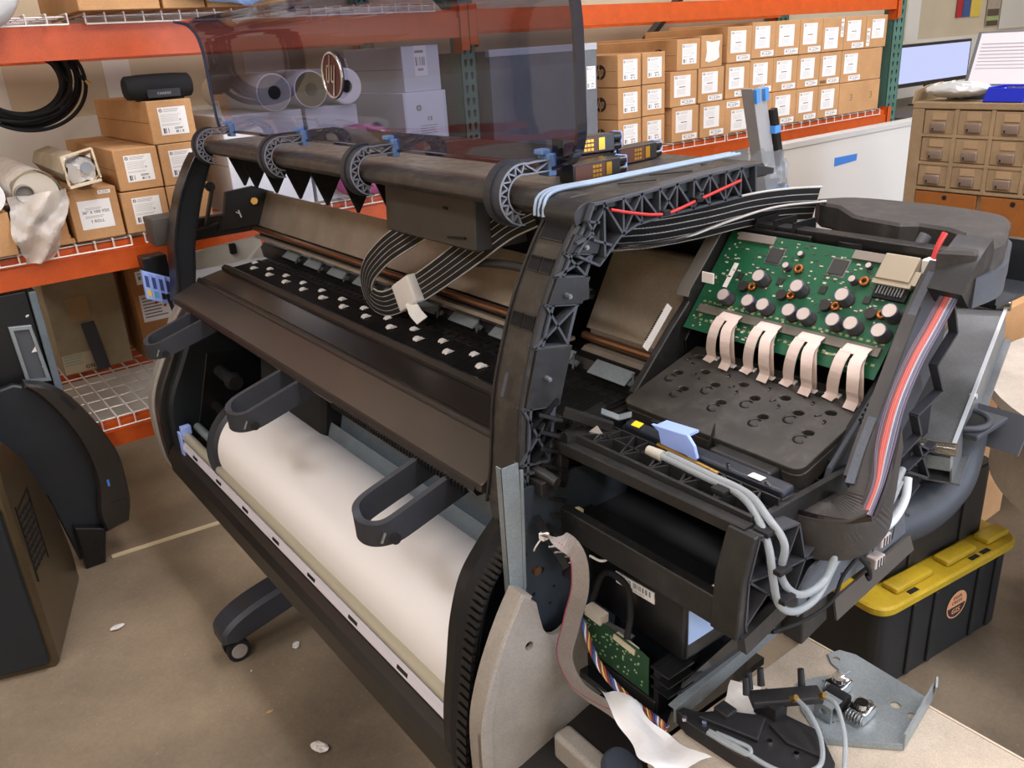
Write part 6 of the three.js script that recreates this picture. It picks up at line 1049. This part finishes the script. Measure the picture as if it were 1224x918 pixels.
// ================= work table with loose parts =================
{
  const t = thing('work_table', 'cream laminate table under the electronics end of the printer', 'table', [0.93, 0, -0.35]);
  part(t, 'top', B(0.72, 1.13, 0.59, 0.62, -0.7, 0.15, 0.003), std(0xe8d8c0, 0.6, { map: grain }));
  part(t, 'edge_band', mg(B(1.13, 1.134, 0.59, 0.62, -0.7, 0.15)), std(0xcdbda6, 0.6));
  for (const [x, z] of [[0.76, -0.67], [1.09, -0.67], [0.76, 0.1], [1.09, 0.1]]) part(t, 'leg', B(x - 0.02, x + 0.02, 0, 0.59, z - 0.02, z + 0.02), M.zinc);
  const p = thing('sheet_metal_bracket', 'zinc-plated flat bracket with holes, a slot and bent flange on the table', 'bracket', [1.03, 0.62, -0.55]);
  const o = [[1.085, -0.63], [1.1, -0.648], [1.125, -0.64], [1.135, -0.615], [1.127, -0.48], [1.0, -0.455], [0.92, -0.54], [0.955, -0.6], [1.0, -0.64], [1.035, -0.628], [1.07, -0.605], [1.08, -0.612]];
  part(p, 'plate', exY(shape(o, [disc(1.1, -0.63, 0.006), disc(1.075, -0.507, 0.008), disc(1.073, -0.478, 0.007), disc(1.05, -0.537, 0.006), disc(0.96, -0.556, 0.002), disc(0.968, -0.55, 0.002), disc(0.976, -0.545, 0.0025)]), 0.6205, 0.6235), M.zinc);
  part(p, 'pressed_bead', bar([1.035, 0.624, -0.61], [1.09, 0.624, -0.602], 0.012, 0.004, [0, 1, 0], 0.0015), M.zinc);
  part(p, 'flange', mg(bar([1.0, 0.635, -0.452], [1.128, 0.64, -0.476], 0.003, 0.034, [0, 1, 0]), bar([1.124, 0.648, -0.47], [1.14, 0.655, -0.478], 0.003, 0.024, [0, 1, 0])), M.zinc);
  part(p, 'near_fold', bar([0.918, 0.628, -0.538], [0.998, 0.628, -0.452], 0.003, 0.012, [0, 1, 0]), M.zinc);
  const q = thing('latch_assembly', 'shiny metal latch block with coil springs on the bracket', 'latch', [1.0, 0.6235, -0.57]);
  const up = (g) => g.translate(0, 0.6237, 0);
  for (const [x, z] of [[1.035, -0.585], [1.012, -0.53]]) { const c = part(q, 'clamp_block', up(smooth(mg(B(x - 0.018, x + 0.018, 0, 0.022, z - 0.016, z + 0.016, 0.003), cyl([x, 0.022, z], [x, 0.028, z], 0.012, 0.01, 18)), 0.5)), M.chrome); part(c, 'spring', tube(Array.from({ length: 40 }, (_, i) => [x - 0.02 + 0.008 * Math.cos(i * 0.9), 0.6337 + 0.008 * Math.sin(i * 0.9), z - 0.012 + i * 0.0007]), 0.0015, 90, 5), M.steel); }
  part(q, 'hook_plate', up(mg(exX(shape([[-0.58, 0], [-0.55, 0], [-0.55, 0.03], [-0.58, 0.03]], [disc(-0.565, 0.016, 0.006)]), 0.96, 0.963), B(0.963, 1.0, 0.028, 0.03, -0.58, -0.55))), M.zinc);
  part(q, 'rubber_roller', up(cyl([1.0, 0.018, -0.582], [1.0, 0.018, -0.55], 0.016, 0.016, 20)), M.rubber);
}
{
  const t = thing('pump_module', 'black plastic valve module with clear tubes and screws on the table', 'pump', [0.83, 0.62, -0.6]);
  const Y0 = 0.6215, blk = std(0x2f3033, 0.6, { map: dusty });
  const b = part(t, 'body', smooth(mg(exY([[0.79, -0.715], [0.803, -0.715], [0.815, -0.69], [0.845, -0.67], [0.875, -0.632], [0.91, -0.605], [0.922, -0.545], [0.885, -0.495], [0.84, -0.47], [0.812, -0.52], [0.79, -0.6], [0.783, -0.69]], Y0, Y0 + 0.028, 0.0015), exY([[0.87, -0.6], [0.905, -0.58], [0.9, -0.53], [0.875, -0.51], [0.86, -0.56]], Y0 + 0.028, Y0 + 0.034, 0.001), exY([[0.8, -0.68], [0.845, -0.66], [0.875, -0.61], [0.83, -0.59]], Y0 + 0.028, Y0 + 0.036, 0.002), B(0.825, 0.85, Y0 + 0.034, Y0 + 0.044, -0.672, -0.645, 0.002)), 0.4), blk);
  for (const [x, z] of [[0.8, -0.668], [0.845, -0.58], [0.855, -0.54], [0.785, -0.695]]) part(b, 'screw', mg(cyl([x, Y0 + 0.027, z], [x, Y0 + 0.032, z], 0.005, 0.004, 12)), M.chrome);
  const m = part(t, 'manifold', smooth(mg(bar([0.875, Y0 + 0.05, -0.64], [0.965, Y0 + 0.052, -0.575], 0.03, 0.014, [0, 1, 0], 0.003), ...[[0.878, -0.65], [0.892, -0.655], [0.912, -0.648], [0.958, -0.605]].map(([x, z]) => cyl([x, Y0 + 0.052, z], [x + 0.006, Y0 + 0.078, z - 0.008], 0.006, 0.005, 12)), bar([0.9, Y0 + 0.02, -0.62], [0.9, Y0 + 0.05, -0.62], 0.04, 0.03)), 0.5), blk);
  for (const [x, z] of [[0.918, -0.6], [0.955, -0.575]]) part(m, 'brass_fitting', cyl([x, Y0 + 0.052, z], [x + 0.002, Y0 + 0.062, z + 0.012], 0.005, 0.006, 12), M.brass);
  part(t, 'clear_tube', tube([[0.92, Y0 + 0.06, -0.586], [0.91, Y0 + 0.062, -0.56], [0.885, Y0 + 0.05, -0.52], [0.85, Y0 + 0.04, -0.5], [0.81, Y0 + 0.034, -0.53], [0.795, Y0 + 0.036, -0.6], [0.79, Y0 + 0.034, -0.65]], 0.0038, 60, 8), M.clearTube);
  part(t, 'clear_tube', tube([[0.957, Y0 + 0.06, -0.562], [0.955, Y0 + 0.062, -0.545], [0.93, Y0 + 0.04, -0.51], [0.895, Y0 + 0.01, -0.485], [0.86, Y0 + 0.005, -0.46]], 0.0038, 50, 8), M.clearTube);
  part(t, 'clear_tube', tube([[0.795, Y0 + 0.034, -0.64], [0.8, Y0 + 0.038, -0.61], [0.805, Y0 + 0.038, -0.585], [0.797, Y0 + 0.036, -0.58], [0.79, Y0 + 0.034, -0.61], [0.786, Y0 + 0.033, -0.65]], 0.0036, 50, 8), M.clearTube);
}
{
  scene.children.find((o) => o.name === 'pump_module').position.add(V(0.008, 0, 0.006));
  for (const n of ['sheet_metal_bracket', 'latch_assembly']) scene.children.find((o) => o.name === n).position.x += 0.016;
  const g = new THREE.PlaneGeometry(0.07, 0.05, 16, 16).rotateX(-Math.PI / 2).rotateY(0.5).translate(0.915, 0.629, -0.675);
  single('tissue_scrap', 'folded white tissue lying on the cream table', 'tissue', smooth(crumple(g, 0.004, 70, 1), 0.8), std(0xe9e4da, 0.8));
  const c = new THREE.PlaneGeometry(0.075, 0.26, 20, 50); const p = c.attributes.position;
  for (let i = 0; i < p.count; i++) { const u = p.getX(i), v = p.getY(i) / 0.26 + 0.5; p.setXYZ(i, 0.752 - v * 0.035 + u * (0.3 + 0.75 * v) + 0.004 * Math.sin(v * 14), 0.642 + 0.008 * Math.sin(v * 8) + 0.005 * Math.sin(u * 90 + v * 5), -0.815 + v * 0.19 + u * (0.6 - 0.2 * v)); }
  c.computeVertexNormals();
  part(P, 'white_flat_cable', smooth(crumple(c, 0.002, 60, 2), 0.9), std(0xe6e5e2, 0.55), { label: 'wide white flat cable draped over the base' });
}
single('black_knob_cap', 'dark rounded plastic cap beside the draped flat cable', 'cap', smooth(exY(spl([[0.645, -0.72], [0.67, -0.75], [0.7, -0.755], [0.715, -0.735], [0.71, -0.7], [0.66, -0.68], [0.645, -0.72]], 24), 0.582, 0.61, 0.008), 0.5), std(0x2a313a, 0.4));
part(P, 'beige_cover', B(0.69, 0.73, 0.25, 0.53, -0.9, -0.76, 0.01), M.beigeGrey);
single('blue_crumpled_shape', 'crumpled blue shape over the top deck edge behind the lid', 'plastic film', smooth(crumple(new THREE.SphereGeometry(0.5, 36, 20).scale(0.46, 0.17, 0.04).translate(1.16, 1.905, -3.0), 0.012, 42, 2), 0.5), phy(0x7f9cc4, 0.3, { clearcoat: 0.4 }));  // crumpled blue ellipsoid set before the top deck cartons
renderer.render(scene, camera);
